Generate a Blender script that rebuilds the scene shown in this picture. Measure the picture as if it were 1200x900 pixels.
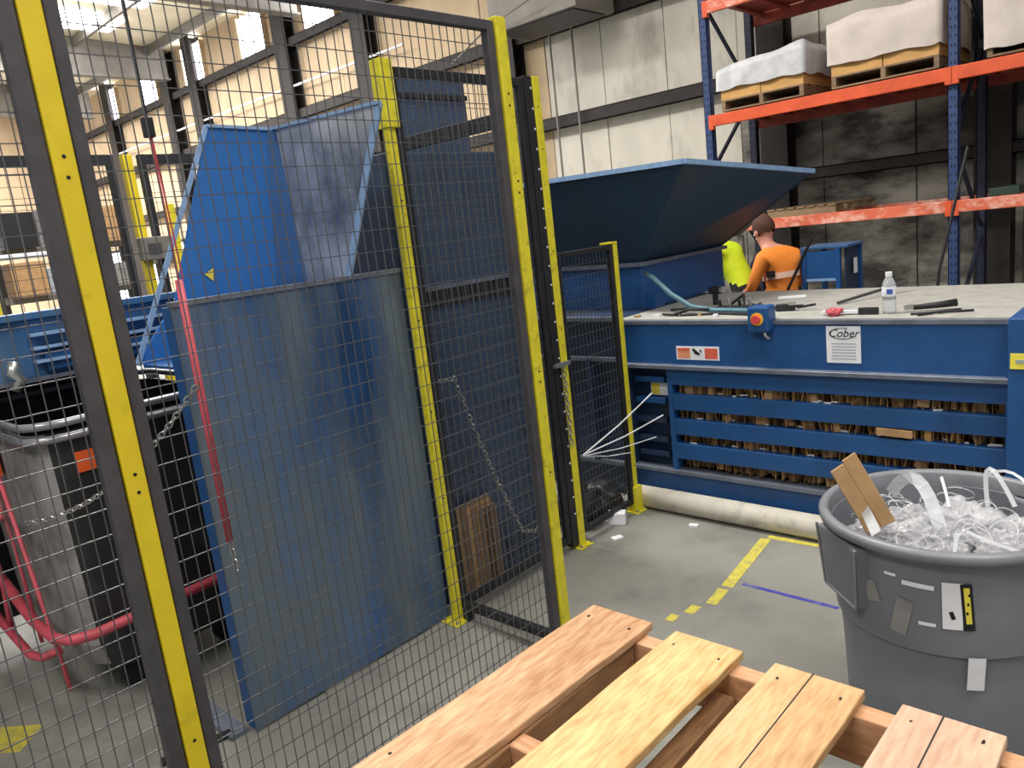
import bpy, bmesh, math, random
from mathutils import Vector, Matrix, Euler
for o in list(bpy.data.objects): bpy.data.objects.remove(o, do_unlink=True)
random.seed(7)
S = bpy.context.scene; COL = S.collection
# ---------------------------------------------------------------- camera
cd = bpy.data.cameras.new('camera'); cam = bpy.data.objects.new('camera', cd); COL.objects.link(cam)
cd.sensor_width = 36; cd.lens = 26.92; cd.clip_start = .05; cd.clip_end = 200
R = Matrix(((0.73372646, -0.05183083, 0.67746517), (0.66968526, 0.22356065, -0.7081965), (-0.11474815, 0.97331095, 0.19874271)))
cam.matrix_world = Matrix.Translation((0, 0, 1.74)) @ R.to_4x4()
S.camera = cam
# ---------------------------------------------------------------- world, lights, exposure
W = bpy.data.worlds.new('world'); S.world = W; W.use_nodes = True
W.node_tree.nodes['Background'].inputs[0].default_value = (.92, .96, 1, 1)
W.node_tree.nodes['Background'].inputs[1].default_value = .42
def area(name, loc, rot, sx, sy, e, col=(1, .97, .92)):
    l = bpy.data.lights.new(name, 'AREA'); l.shape = 'RECTANGLE'; l.size = sx; l.size_y = sy; l.energy = e; l.color = col
    o = bpy.data.objects.new(name, l); COL.objects.link(o); o.location = loc; o.rotation_euler = rot; return o
area('fill_light', (-3.5, 3.2, 6.4), (0, 0, 0), 3.0, .8, 330)  # unseen fill lamps, added to brighten the hall from above
area('fill_light', (1.8, 1.2, 6.4), (0, 0, 0), 3.0, .8, 210)
area('fill_light', (-9, 3.0, 6.6), (0, 0, 0), 4.0, 1.2, 330)
area('fill_light', (-15, 4.5, 6.3), (0, 0, 0), 6.0, 2.0, 850)
area('fill_light', (-22, 4.5, 6.2), (0, 0, 0), 5.0, 2.0, 800)
area('fill_light', (-1.0, -3.0, 6.4), (0, 0, 0), 3.0, 1.0, 230)
S.view_settings.view_transform = 'Standard'; S.view_settings.look = 'None'
S.view_settings.exposure = .25; S.view_settings.gamma = 1; S.view_settings.use_curve_mapping = False
# ---------------------------------------------------------------- materials
def lin(h):
    if isinstance(h, str):
        h = tuple(int(h[i:i+2], 16)/255 for i in (0, 2, 4))
    return tuple((c/12.92 if c <= .04045 else ((c+.055)/1.055)**2.4) for c in h)
def mat(name, col, rough=.6, metal=0., var=.12, scale=6., bump=0., col2=None, mix=.0, mscale=3., stretch=(1, 1, 1), emis=0, alpha=1, trans=0, spots=None):
    m = bpy.data.materials.new(name); m.use_nodes = True; nt = m.node_tree; N = nt.nodes; L = nt.links
    b = N['Principled BSDF']; c = lin(col)
    b.inputs['Roughness'].default_value = rough; b.inputs['Metallic'].default_value = metal
    tc = N.new('ShaderNodeTexCoord'); mp = N.new('ShaderNodeMapping'); mp.inputs['Scale'].default_value = stretch
    L.new(tc.outputs['Object'], mp.inputs[0])
    n1 = N.new('ShaderNodeTexNoise'); n1.inputs['Scale'].default_value = scale; n1.inputs['Detail'].default_value = 6
    L.new(mp.outputs[0], n1.inputs['Vector'])
    r = N.new('ShaderNodeValToRGB'); L.new(n1.outputs[0], r.inputs[0])
    r.color_ramp.elements[0].position = .3; r.color_ramp.elements[1].position = .7
    r.color_ramp.elements[0].color = (*[max(0, x*(1-var*1.5)) for x in c], 1); r.color_ramp.elements[1].color = (*[min(1, x*(1+var*1.5)) for x in c], 1)
    out = r.outputs[0]
    if col2:
        n2 = N.new('ShaderNodeTexNoise'); n2.inputs['Scale'].default_value = mscale; n2.inputs['Detail'].default_value = 8; n2.inputs['Roughness'].default_value = .65
        L.new(mp.outputs[0], n2.inputs['Vector'])
        r2 = N.new('ShaderNodeValToRGB'); L.new(n2.outputs[0], r2.inputs[0])
        r2.color_ramp.elements[0].position = 1-mix-.12; r2.color_ramp.elements[1].position = 1-mix+.12
        mx = N.new('ShaderNodeMixRGB'); L.new(r2.outputs[0], mx.inputs[0]); L.new(out, mx.inputs[1]); mx.inputs[2].default_value = (*lin(col2), 1)
        out = mx.outputs[0]
    L.new(out, b.inputs['Base Color'])
    if bump:
        bp = N.new('ShaderNodeBump'); bp.inputs['Strength'].default_value = bump; bp.inputs['Distance'].default_value = .01
        L.new(n1.outputs[0], bp.inputs['Height']); L.new(bp.outputs[0], b.inputs['Normal'])
    if emis:
        b.inputs['Emission Color'].default_value = (*c, 1); b.inputs['Emission Strength'].default_value = emis
    if alpha < 1: b.inputs['Alpha'].default_value = alpha
    if trans: b.inputs['Transmission Weight'].default_value = trans; b.inputs['IOR'].default_value = 1.3
    return m
def wood(name, a, b_, axis=1, ring=14., rough=.65):
    m = bpy.data.materials.new(name); m.use_nodes = True; nt = m.node_tree; N = nt.nodes; L = nt.links; b = N['Principled BSDF']
    tc = N.new('ShaderNodeTexCoord'); oi = N.new('ShaderNodeObjectInfo')
    off = N.new('ShaderNodeVectorMath'); off.operation = 'ADD'
    sc = N.new('ShaderNodeVectorMath'); sc.operation = 'SCALE'; sc.inputs[0].default_value = (3.1, 1.7, 2.3); L.new(oi.outputs['Random'], sc.inputs['Scale'])
    L.new(tc.outputs['Object'], off.inputs[0]); L.new(sc.outputs[0], off.inputs[1])
    mp = N.new('ShaderNodeMapping'); s = [1, 1, 1]; s[axis] = .16; mp.inputs['Scale'].default_value = s; L.new(off.outputs[0], mp.inputs[0])
    nz = N.new('ShaderNodeTexNoise'); nz.inputs['Scale'].default_value = 9; nz.inputs['Detail'].default_value = 3; L.new(mp.outputs[0], nz.inputs['Vector'])
    mu = N.new('ShaderNodeMath'); mu.operation = 'MULTIPLY'; mu.inputs[1].default_value = ring; L.new(nz.outputs[0], mu.inputs[0])
    fr = N.new('ShaderNodeMath'); fr.operation = 'PINGPONG'; fr.inputs[1].default_value = 1; L.new(mu.outputs[0], fr.inputs[0])
    fine = N.new('ShaderNodeTexNoise'); fine.inputs['Scale'].default_value = 120; fine.inputs['Detail'].default_value = 4; L.new(mp.outputs[0], fine.inputs['Vector'])
    big = N.new('ShaderNodeTexNoise'); big.inputs['Scale'].default_value = 5; L.new(mp.outputs[0], big.inputs['Vector'])
    ad = N.new('ShaderNodeMath'); ad.operation = 'MULTIPLY_ADD'; ad.inputs[1].default_value = .16; L.new(fr.outputs[0], ad.inputs[0]); L.new(fine.outputs[0], ad.inputs[2])
    ad2 = N.new('ShaderNodeMath'); ad2.operation = 'MULTIPLY_ADD'; ad2.inputs[1].default_value = 1.3; L.new(big.outputs[0], ad2.inputs[0]); L.new(ad.outputs[0], ad2.inputs[2])
    r = N.new('ShaderNodeValToRGB'); L.new(ad2.outputs[0], r.inputs[0])
    r.color_ramp.elements[0].position = .72; r.color_ramp.elements[1].position = 1.35 if False else 1.0
    mr = N.new('ShaderNodeMapRange'); mr.inputs[1].default_value = .85; mr.inputs[2].default_value = 1.6; L.new(ad2.outputs[0], mr.inputs[0]); L.new(mr.outputs[0], r.inputs[0])
    r.color_ramp.elements[0].position = .1; r.color_ramp.elements[1].position = .9
    r.color_ramp.elements[0].color = (*lin(a), 1); r.color_ramp.elements[1].color = (*lin(b_), 1)
    L.new(r.outputs[0], b.inputs['Base Color']); b.inputs['Roughness'].default_value = rough
    bp = N.new('ShaderNodeBump'); bp.inputs['Strength'].default_value = .25; bp.inputs['Distance'].default_value = .004; L.new(ad.outputs[0], bp.inputs['Height']); L.new(bp.outputs[0], b.inputs['Normal'])
    return m
BLUE = mat('blue_paint', '1f4f86', .42, 0, .08, 5, 0, '1a3a62', .30, 2.2)
BLUEF = mat('blue_paint_scuffed', '35618f', .4, 0, .14, 3, 0, '5f7688', .40, 2.6, (1, 1, .45))
PLATE = mat('worn_blue_sheet', '2b588f', .34, .1, .42, 2.0, 0, '66737f', .52, 1.5, (1, 1.9, .45))
HOPB = mat('bright_blue_paint', '2c6db8', .45, 0, .05, 2, 0, '2f6cb0', .3, 3)
HOPG = mat('steel_blue_painted_reflection', 'd4d7de', .34, .35, .2, 2.0, 0, '4a5870', .46, 1.3)  # pale and dark patches paint in a reflection on the hopper side
SLATE = mat('slate_blue_paint', '3c4f6c', .5, .1, .14, 3, 0, '2f3a4a', .45, 3)
DBLUE = mat('dark_blue_paint', '1d3557', .55, 0, .14, 3, 0, '2a3038', .45, 3)
HOOD = mat('hood_blue_paint', '18334e', .5, 0, .08, 1.5, 0, '203340', .4, 1.5)
EDGE = mat('light_blue_edge', '86a5cc', .4, 0, .1, 20)  # pale tone paints in the light caught by ledges and hopper edges
FLANGE = mat('rubbed_flange_grey', '6f7684', .45, .3, .15, 12)
TOPG = mat('dusty_grey_top', 'a3a19c', .7, 0, .08, 14, 0, '8a8680', .35, 6)
YEL = mat('yellow_paint', 'e2c822', .45, 0, .04, 12, 0, 'b8a41a', .28, 14)
YELW = mat('yellow_paint_chipped', 'ddd02e', .5, 0, .06, 20, 0, '8a8233', .34, 30)
BLK = mat('black_steel', '26262a', .5, .2, .2, 20)
FRM = mat('charcoal_frame', '4a474b', .55, .1, .12, 18)
WIRE = mat('wire_steel', '626264', .36, .45, .15, 60)
FLOOR = mat('worn_concrete', '8b8982', .55, 0, .10, 1.3, .05, '6f6e69', .42, 2.6)
CONC = mat('pale_wall_panel', 'd0cabd', .8, 0, .05, 3, 0, '9d978c', .35, 2.2, (1, 1, .4))
CONCD = mat('stained_wall_panel', 'a8a398', .85, 0, .16, 2, 0, '3c3a36', .50, 1.5, (.7, 1, 1.5))
TAN = mat('tan_wall_panel', 'c9b292', .8, 0, .05, 2.5, 0, 'b8a184', .4, 2, (1, 1, .5))
GIRT = mat('dark_girt', '2a2421', .7, .1, .15, 8)
CEIL = mat('cream_ceiling_lining', 'e9dfc4', .8, 0, .06, 1.2)
PURL = mat('grey_roof_steel', '7d7870', .6, .2, .1, 5)
SKYL = mat('daylight_strip', 'f4f6ff', .5, 0, .02, 3, emis=9)
ORG = mat('orange_beam_paint', 'd8562c', .5, 0, .08, 8, 0, 'e79a7c', .26, 16)
ORGW = mat('worn_orange_beam', 'd8694a', .55, 0, .1, 8, 0, 'efc4b4', .42, 14, (.6, 1, 1))
RDECK = mat('dark_red_decking', '8e3a2a', .6, 0, .25, 7)
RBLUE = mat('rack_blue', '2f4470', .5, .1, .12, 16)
NAVY = mat('rack_navy_paint', '20263c', .55, .1, .15, 10)  # darker navy on the rear columns and braces
DCARD = mat('dull_cardboard', '8a7058', .85, 0, .1, 16)
WHT = mat('white_paper', 'e9e9ee', .7, 0, .03, 20)
GREYB = mat('grey_bin_plastic', '72757c', .48, 0, .08, 5, .03, '83858a', .30, 5)
RIM = mat('pale_rim_plastic', '7c7e84', .4, 0, .08, 14)
CARD = mat('cardboard', 'b08c62', .8, 0, .1, 16)
CARDD = mat('crushed_cardboard', '83623f', .85, 0, .35, 30, 0, '3c2a1c', .44, 14)
CRATE = mat('tan_crate_side', 'c99a5c', .75, 0, .08, 9)
SHEET = mat('dusty_plastic_sheet', 'c9bdb4', .6, 0, .08, 5, .3)
SHEETW = mat('grey_plastic_wrap', 'c4c4c6', .35, 0, .12, 8, .4)
BLKP = mat('black_plastic', '1d1d1f', .45, 0, .2, 4, 0, '34343a', .35, 5)
GRYP = mat('scuffed_and_lit_grey_plastic', '8d8a88', .6, 0, .1, 5, 0, '5f5d5c', .4, 6)  # scuffed plastic; also paints the lit end of the black cart
REDP = mat('faded_red_paint', 'bb4b58', .5, 0, .12, 18)
WRAP = mat('clear_wrap', 'e2e2e6', .12, 0, .10, 14, .6, alpha=.34)
STRAP = mat('white_strap', 'e4e6ea', .4, 0, .04, 20)
CHROME = mat('zinc_chain', 'b8b8b4', .35, .8, .1, 60)
TUBEW = mat('off_white_tube', 'c2bcb0', .65, 0, .07, 10, 0, '8f897e', .34, 7)
RUB = mat('black_rubber', '18181a', .6, 0, .2, 12)
TEALH = mat('teal_hose', '4d7480', .5, 0, .1, 10)
SKIN = mat('skin', 'c98f7a', .6, 0, .05, 10)
ORSH = mat('orange_shirt', 'f08a30', .75, 0, .06, 14)
BAND = mat('reflective_band', 'efc5b0', .5, 0, .04, 20)
HIVIS = mat('hi_vis_yellow', 'd8f02a', .7, 0, .05, 14)
DPANT = mat('dark_trousers', '1e1f26', .8, 0, .1, 14)
HAIR = mat('brown_hair', '4a2c20', .8, 0, .2, 40)
PINKH = mat('reddish_hair', '8a4a3a', .8, 0, .2, 40)
REDB = mat('red_button', 'd84a4a', .4)
YBUT = mat('yellow_button', 'e8b030', .4)
DSIGN = mat('sign_red', 'd8624c', .6, 0, .08, 40)
DSIGN2 = mat('sign_faded_orange', 'e0936c', .6, 0, .08, 40)
INK = mat('black_ink', '141416', .7)
GINK = mat('grey_ink', '9aa4a4', .7)
PAINTY = mat('worn_yellow_floor_paint', 'c8bc4c', .6, 0, .08, 20, 0, '90896a', .40, 30)
PAINTB = mat('worn_blue_floor_paint', '3b3c9a', .6, 0, .1, 20, 0, '77779a', .45, 14)
OSTK = mat('orange_sticker', 'df5a20', .6)
TAG = mat('yellow_label', 'e8d84a', .6)
CLEAR = mat('clear_bottle_plastic', 'e8eef4', .1, 0, .02, 4, trans=.8, alpha=.75)
BOTL = mat('blue_bottle_label', '3b5fb4', .5)
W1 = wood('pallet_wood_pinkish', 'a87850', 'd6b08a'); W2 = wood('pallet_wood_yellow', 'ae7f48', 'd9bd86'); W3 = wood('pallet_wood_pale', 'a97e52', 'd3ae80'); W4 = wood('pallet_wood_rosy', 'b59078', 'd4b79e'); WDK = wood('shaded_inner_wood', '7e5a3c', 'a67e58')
WX = wood('stringer_wood', 'a87650', 'cf9e78', 0); WD = wood('old_pallet_wood', '6e5a44', '94795a', 0)
# ---------------------------------------------------------------- mesh helper
def wloc(o):
    v = Vector((0, 0, 0))
    while o: v += o.location; o = o.parent
    return v
class MB:
    def __init__(s): s.v = []; s.f = []; s.m = []
    def add(s, vs, fs, mi=0):
        n = len(s.v); s.v += [tuple(v) for v in vs]; s.f += [tuple(i+n for i in f) for f in fs]; s.m += [mi]*len(fs); return s
    def hexa(s, p, mi=0):  # 4 bottom ccw, 4 top
        return s.add(p, [(3, 2, 1, 0), (4, 5, 6, 7), (0, 1, 5, 4), (1, 2, 6, 5), (2, 3, 7, 6), (3, 0, 4, 7)], mi)
    def b(s, x0, x1, y0, y1, z0, z1, mi=0):
        return s.hexa([(x0, y0, z0), (x1, y0, z0), (x1, y1, z0), (x0, y1, z0), (x0, y0, z1), (x1, y0, z1), (x1, y1, z1), (x0, y1, z1)], mi)
    def cb(s, c, d, M=None, mi=0):
        x, y, z = d[0]/2, d[1]/2, d[2]/2; M = M or Matrix.Identity(3); c = Vector(c)
        return s.hexa([c+M@Vector(q) for q in ((-x, -y, -z), (x, -y, -z), (x, y, -z), (-x, y, -z), (-x, -y, z), (x, -y, z), (x, y, z), (-x, y, z))], mi)
    def bar(s, a, b, w, h, up=(0, 0, 1), mi=0):
        a = Vector(a); b = Vector(b); d = (b-a); u = Vector(up); n = d.cross(u)
        if n.length < 1e-6: n = d.cross(Vector((1, 0, 0)))
        n.normalize(); k = n.cross(d).normalized(); n = n*w/2; k = k*h/2
        return s.hexa([a-n-k, a+n-k, b+n-k, b-n-k, a-n+k, a+n+k, b+n+k, b-n+k], mi)
    def tube(s, pts, r, n=8, mi=0, closed=False):
        pts = [Vector(p) for p in pts]; rings = []; k = len(pts); prev = None
        for i, p in enumerate(pts):
            if closed: d = pts[(i+1) % k]-pts[i-1]
            else: d = pts[min(i+1, k-1)]-pts[max(i-1, 0)]
            d.normalize()
            if prev is None: u = d.orthogonal().normalized()
            else:
                u = prev-d*prev.dot(d)
                u = u.normalized() if u.length > 1e-6 else d.orthogonal().normalized()
            prev = u; w = d.cross(u); rr = r[i] if isinstance(r, (list, tuple)) else r
            rings.append([p+(u*math.cos(2*math.pi*j/n)+w*math.sin(2*math.pi*j/n))*rr for j in range(n)])
        vs = [v for g in rings for v in g]; fs = []
        m = k if closed else k-1
        for i in range(m):
            a = i*n; b = ((i+1) % k)*n
            for j in range(n): fs.append((a+j, a+(j+1) % n, b+(j+1) % n, b+j))
        if not closed: fs += [tuple(range(n))[::-1], tuple(range((k-1)*n, k*n))]
        return s.add(vs, fs, mi)
    def lathe(s, prof, c, n=32, mi=0, sx=1, sy=1):
        c = Vector(c); vs = []; fs = []
        for r, z in prof:
            for j in range(n):
                a = 2*math.pi*j/n; vs.append((c.x+r*math.cos(a)*sx, c.y+r*math.sin(a)*sy, c.z+z))
        for i in range(len(prof)-1):
            for j in range(n): fs.append((i*n+j, i*n+(j+1) % n, (i+1)*n+(j+1) % n, (i+1)*n+j))
        return s.add(vs, fs, mi)
    def slab(s, poly, t, mi=0):  # planar 3d polygon extruded by vector t
        p = [Vector(q) for q in poly]; t = Vector(t); n = len(p)
        return s.add(p+[q+t for q in p], [tuple(range(n))[::-1], tuple(range(n, 2*n))]+[(i, (i+1) % n, n+(i+1) % n, n+i) for i in range(n)], mi)
    def build(s, name, m, parent=None, bevel=0, smooth=False, local=False, kind=None, label=None, seg=2):
        me = bpy.data.meshes.new(name); o = bpy.data.objects.new(name, me)
        if parent is not None:
            off = Vector((0, 0, 0)) if local else wloc(parent)
        else:
            xs = [v[0] for v in s.v]; ys = [v[1] for v in s.v]; zs = [v[2] for v in s.v]
            off = Vector(((min(xs)+max(xs))/2, (min(ys)+max(ys))/2, min(zs)))
        me.from_pydata([(v[0]-off.x, v[1]-off.y, v[2]-off.z) for v in s.v], [], s.f)
        for q in (m if isinstance(m, (list, tuple)) else [m]): me.materials.append(q)
        for i, p in enumerate(me.polygons): p.material_index = s.m[i]; p.use_smooth = smooth
        bm = bmesh.new(); bm.from_mesh(me); bmesh.ops.recalc_face_normals(bm, faces=bm.faces); bm.to_mesh(me); bm.free()
        COL.objects.link(o)
        if parent is not None: o.parent = parent
        else: o.location = off
        if bevel:
            bv = o.modifiers.new('bevel', 'BEVEL'); bv.width = bevel; bv.segments = seg; bv.limit_method = 'ANGLE'
        if kind: o['kind'] = kind
        if label: o['label'] = label
        return o
def tag(o, label, cat, group=None, kind=None):
    if kind: o['kind'] = kind
    if label: o['label'] = label
    if cat: o['category'] = cat
    if group: o['group'] = group
    return o
def thing(name, loc, label, cat, group=None):
    o = bpy.data.objects.new(name, None); COL.objects.link(o); o.location = loc; o.empty_display_size = .1; return tag(o, label, cat, group)
def struct(name, mb, m, **k):
    o = mb.build(name, m, **k); o['kind'] = 'structure'; return o
def copy_tree(o, parent=None):
    c = o.copy(); COL.objects.link(c); c.parent = parent
    for ch in list(o.children): copy_tree(ch, c)
    return c
def rz(a): return Matrix.Rotation(a, 3, 'Z')
def text_obj(name, body, size, m, parent, loc, rot, ext=.0006, shear=0):
    cu = bpy.data.curves.new(name, 'FONT'); cu.body = body; cu.size = size; cu.extrude = ext; cu.align_x = 'CENTER'; cu.align_y = 'CENTER'; cu.shear = shear
    t = bpy.data.objects.new(name, cu); COL.objects.link(t); bpy.context.view_layer.update()
    me = bpy.data.meshes.new_from_object(t.evaluated_get(bpy.context.evaluated_depsgraph_get())); bpy.data.objects.remove(t)
    o = bpy.data.objects.new(name, me); COL.objects.link(o); me.materials.clear(); me.materials.append(m); o.parent = parent
    o.location = Vector(loc)-wloc(parent); o.rotation_euler = rot; return o
def links(mb, pts, pitch=.028, r=.0032, w=.010):
    """chain of oval links laid along a polyline"""
    pts = [Vector(p) for p in pts]; d = 0; k = 0
    segs = [(pts[i], pts[i+1]) for i in range(len(pts)-1)]; total = sum((b-a).length for a, b in segs); s = 0
    while s < total:
        t = s
        for a, b in segs:
            L = (b-a).length
            if t <= L: break
            t -= L
        c = a+(b-a)*(t/L); d = (b-a).normalized(); u = d.orthogonal().normalized(); v = d.cross(u)
        if k % 2: u, v = v, u
        mb.tube([c+d*math.cos(q)*pitch*.68+u*math.sin(q)*w for q in [i*math.pi/4 for i in range(8)]], r, 4, closed=True)
        s += pitch; k += 1
def sag(a, b, drop, n=14):
    a = Vector(a); b = Vector(b); return [a.lerp(b, i/n)-Vector((0, 0, drop*4*(i/n)*(1-i/n))) for i in range(n+1)]
def crumple(mb, c, r, seed, flat=.7, sub=3, amp=.35):
    rnd = random.Random(seed); bm = bmesh.new(); bmesh.ops.create_icosphere(bm, subdivisions=sub, radius=1)
    from mathutils import noise
    off = Vector((rnd.random()*50, rnd.random()*50, rnd.random()*50)); ix = {}; vs = []
    for i, v in enumerate(bm.verts):
        ix[v] = i; n = noise.noise(v.co*1.6+off)*amp+noise.noise(v.co*4+off)*amp*.7+abs(noise.noise(v.co*8+off))*amp*.5
        q = v.co*(1+n); vs.append((c[0]+q.x*r, c[1]+q.y*r, c[2]+q.z*r*flat))
    fs = [tuple(ix[v] for v in f.verts) for f in bm.faces]; bm.free(); mb.add(vs, fs)
# ================================================================ THE SETTING
fl = struct('floor', MB().b(-28, 8, -8, 9.4, -.1, 0), FLOOR)
def pmark(mb, m, lab=None): return mb.build('painted_line', m, fl, label=lab)
def ground_strip(a, b, w):
    a = Vector((*a, 0)); b = Vector((*b, 0)); n = (b-a).cross(Vector((0, 0, 1))).normalized()*w/2
    return MB().slab([a-n, b-n, b+n, a+n], (0, 0, .0015))
# yellow line running away from the pallet, broken near its near end
pmark(ground_strip((-1.63, 2.98), (-1.70, 3.55), .055), PAINTY, 'yellow painted floor line')
pmark(ground_strip((-1.70, 3.58), (-1.28, 3.60), .04), PAINTY, 'thin yellow painted line along the baler')
for (a, b, w) in (((-1.615, 2.80), (-1.632, 2.95), .05), ((-1.66, 2.68), (-1.66, 2.755), .045), ((-1.70, 2.58), (-1.70, 2.64), .04)): pmark(ground_strip(a, b, w), PAINTY, 'worn fragment of yellow floor line')
pmark(ground_strip((-1.58, 3.04), (-1.14, 3.03), .022), PAINTB, 'blue painted floor line')
pmark(MB().slab([(-3.40, .42, 0), (-3.30, .50, 0), (-3.42, .62, 0), (-3.56, .50, 0)], (0, 0, .0015)), PAINTY, 'yellow floor mark by the cart')
for x in (-6.0, 0.9): fl_j = MB().b(x-.004, x+.004, -8, 9.1, 0, .001).build('saw_cut', BLK, fl)
# back wall: panels between joints, girts, columns
wb = struct('wall_back', MB().b(-28, 6, 9.28, 9.45, 0, 7.0), CONC)
x = -27.8; zc = [0, 1.95, 3.13, 4.4, 5.75, 6.8]
PX = {}
while x < 5.6:
    w = .98 if x > -8 else 1.2
    for k in range(5):
        key = (w, k, x > -7.9, x > -4.6); m = TAN if x < -8.2 else (CONCD if (k == 0 or (k == 1 and x > -5.2)) else CONC)
        mb = MB().b(x+.006, x+w-.006, 9.235+random.uniform(-.006, .006), 9.28, zc[k]+.003, zc[k+1]-.003); mb.build('wall_panel', m, wb, bevel=.003, seg=1)
    x += w
n = 0
for z, h in ((1.95, .13), (3.13, .17), (4.4, .19), (5.72, .17)):
    n += 1; g = MB().b(-27.5, 5.5, 9.05, 9.07, z-h/2, z+h/2).b(-27.5, 5.5, 9.05, 9.23, z+h/2-.012, z+h/2).b(-27.5, 5.5, 9.05, 9.12, z-h/2, z-h/2+.012)
    struct('trim_%d' % n, g, GIRT)
for cx in (-7.95, -11.3, -13.75, -17.5, -18.9, -22.5, -3.95, -1.75, 2.5):
    n += 1; w = .16 if cx > -9 else .2
    struct('trim_%d' % n, MB().b(cx-w, cx+w, 8.98, 8.995, 0, 6.9).b(cx-w, cx+w, 9.215, 9.23, 0, 6.9).b(cx-.008, cx+.008, 8.99, 9.22, 0, 6.9), GIRT)
for i, sx in enumerate((-8.1, -10.55, -13.05, -15.45, -18.1, -20.6, -23.1)):
    wdo = struct('window_%d' % (i+1), MB().b(sx, sx+.95, 9.16, 9.2, 5.84, 6.62), SKYL)
    MB().b(sx-.03, sx, 9.14, 9.235, 5.82, 6.64).b(sx+.95, sx+.98, 9.14, 9.235, 5.82, 6.64).b(sx, sx+.95, 9.14, 9.235, 5.8, 5.84).build('window_frame', TAN, wdo)
for i, (x0, x1) in enumerate(((-24.8, -23.3), (-22.6, -21.7), (-20.4, -19.7))):
    dd = struct('door_%d' % (10+i), MB().b(x0, x1, 9.16, 9.2, 0, 2.35), SKYL)
    MB().b(x0-.08, x0, 9.1, 9.235, 0, 2.43).b(x1, x1+.08, 9.1, 9.235, 0, 2.43).b(x0, x1, 9.1, 9.235, 2.35, 2.43).build('door_frame', GIRT, dd)
# left end wall with bright doors
wl = struct('wall_left', MB().b(-27.0, -26.8, -8, 9.3, 0, 7.6), TAN)
for i, (y0, y1) in enumerate(((-3.4, -1.2), (.6, 1.8), (3.2, 4.0), (5.2, 5.9))):
    dd = struct('door_%d' % (i+1), MB().b(-26.8, -26.74, y0, y1, 0, 3.2), SKYL)
    MB().b(-26.8, -26.7, y0-.1, y0, 0, 3.3).b(-26.8, -26.7, y1, y1+.1, 0, 3.3).b(-26.8, -26.7, y0, y1, 3.2, 3.3).build('door_frame', GIRT, dd)
# ceiling, slightly pitched up to the camera side
def cz(y): return 6.75+(9.2-y)*.05
ce = struct('ceiling', MB().hexa([(-28, -8, cz(-8)), (6, -8, cz(-8)), (6, 9.4, cz(9.4)), (-28, 9.4, cz(9.4)), (-28, -8, cz(-8)+.1), (6, -8, cz(-8)+.1), (6, 9.4, cz(9.4)+.1), (-28, 9.4, cz(9.4)+.1)]), CEIL)
for k in range(9):
    y = 8.6-k*1.55; n += 1
    struct('trim_%d' % n, MB().b(-27.5, 5.5, y-.035, y+.035, cz(y)-.2, cz(y)-.02), PURL)
for x in (-8.0, -13.0, -18.6, -23.5):
    n += 1; struct('trim_%d' % n, MB().b(x-.012, x+.012, -8, 9, 6.05, cz(0)).b(x-.13, x+.13, -8, 9, 6.05, 6.08), PURL)
for k, (x, y) in enumerate(((-15.5, 6.4), (-15.5, 3.2), (-21.0, 6.4), (-21.0, 3.2), (-10.5, 5.0), (-10.5, 1.5), (-12.3, 6.4), (-17.3, 6.4), (-17.3, 3.2), (-25.0, 6.4), (-25.0, 3.2))):
    struct('window_%d' % (10+k), MB().b(x-.5, x+.5, y-1.1, y+1.1, cz(y)-.1, cz(y)-.06), SKYL)  # glowing roof strips added to brighten the ceiling
# conduits on the wall
for x, z1, lab in ((-7.11, 4.9, 'thin grey conduit dropping down the pale wall nearest the yellow posts'), (-6.72, 4.7, 'thin pale conduit on the wall, second from the yellow posts')):
    tag(MB().tube([(x, 9.0, 0.0), (x, 9.0, 2.6), (x, 9.0, z1), (x, 8.99, 6.9)], .016, 6).build('wall_conduit', PURL), lab, 'conduit', )
tag(MB().tube([(-26, 9.02, 4.93), (-17, 9.02, 4.93), (-10.2, 9.02, 4.9)], .022, 6).build('wall_pipe', WHT), 'long white pipe running along the tan wall below the skylights', 'pipe')
tag(MB().tube([(-8.1, 8.0, 4.05), (-7.2, 7.85, 4.30), (-6.45, 7.8, 4.42), (-5.9, 7.8, 4.6), (-5.2, 7.8, 6.5)], .012, 6).build('overhead_cable', PURL), 'thin overhead cable sagging near the column at the wall', 'cable')
hb = thing('wall_heater', (-6.4, 8.3, 4.2), 'large grey overhead heater box hanging above the pale wall', 'heater')
MB().b(-7.3, -5.87, 8.0, 8.8, 4.24, 4.95).build('housing', PURL, hb, bevel=.01); MB().b(-7.2, -5.95, 8.05, 8.7, 4.22, 4.24).build('grille', FRM, hb)
for x in (-7.2, -6.1): MB().tube([(x, 8.3, 4.93), (x, 8.3, 6.8)], .012, 6).build('hanger_rod', GIRT, hb)
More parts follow.
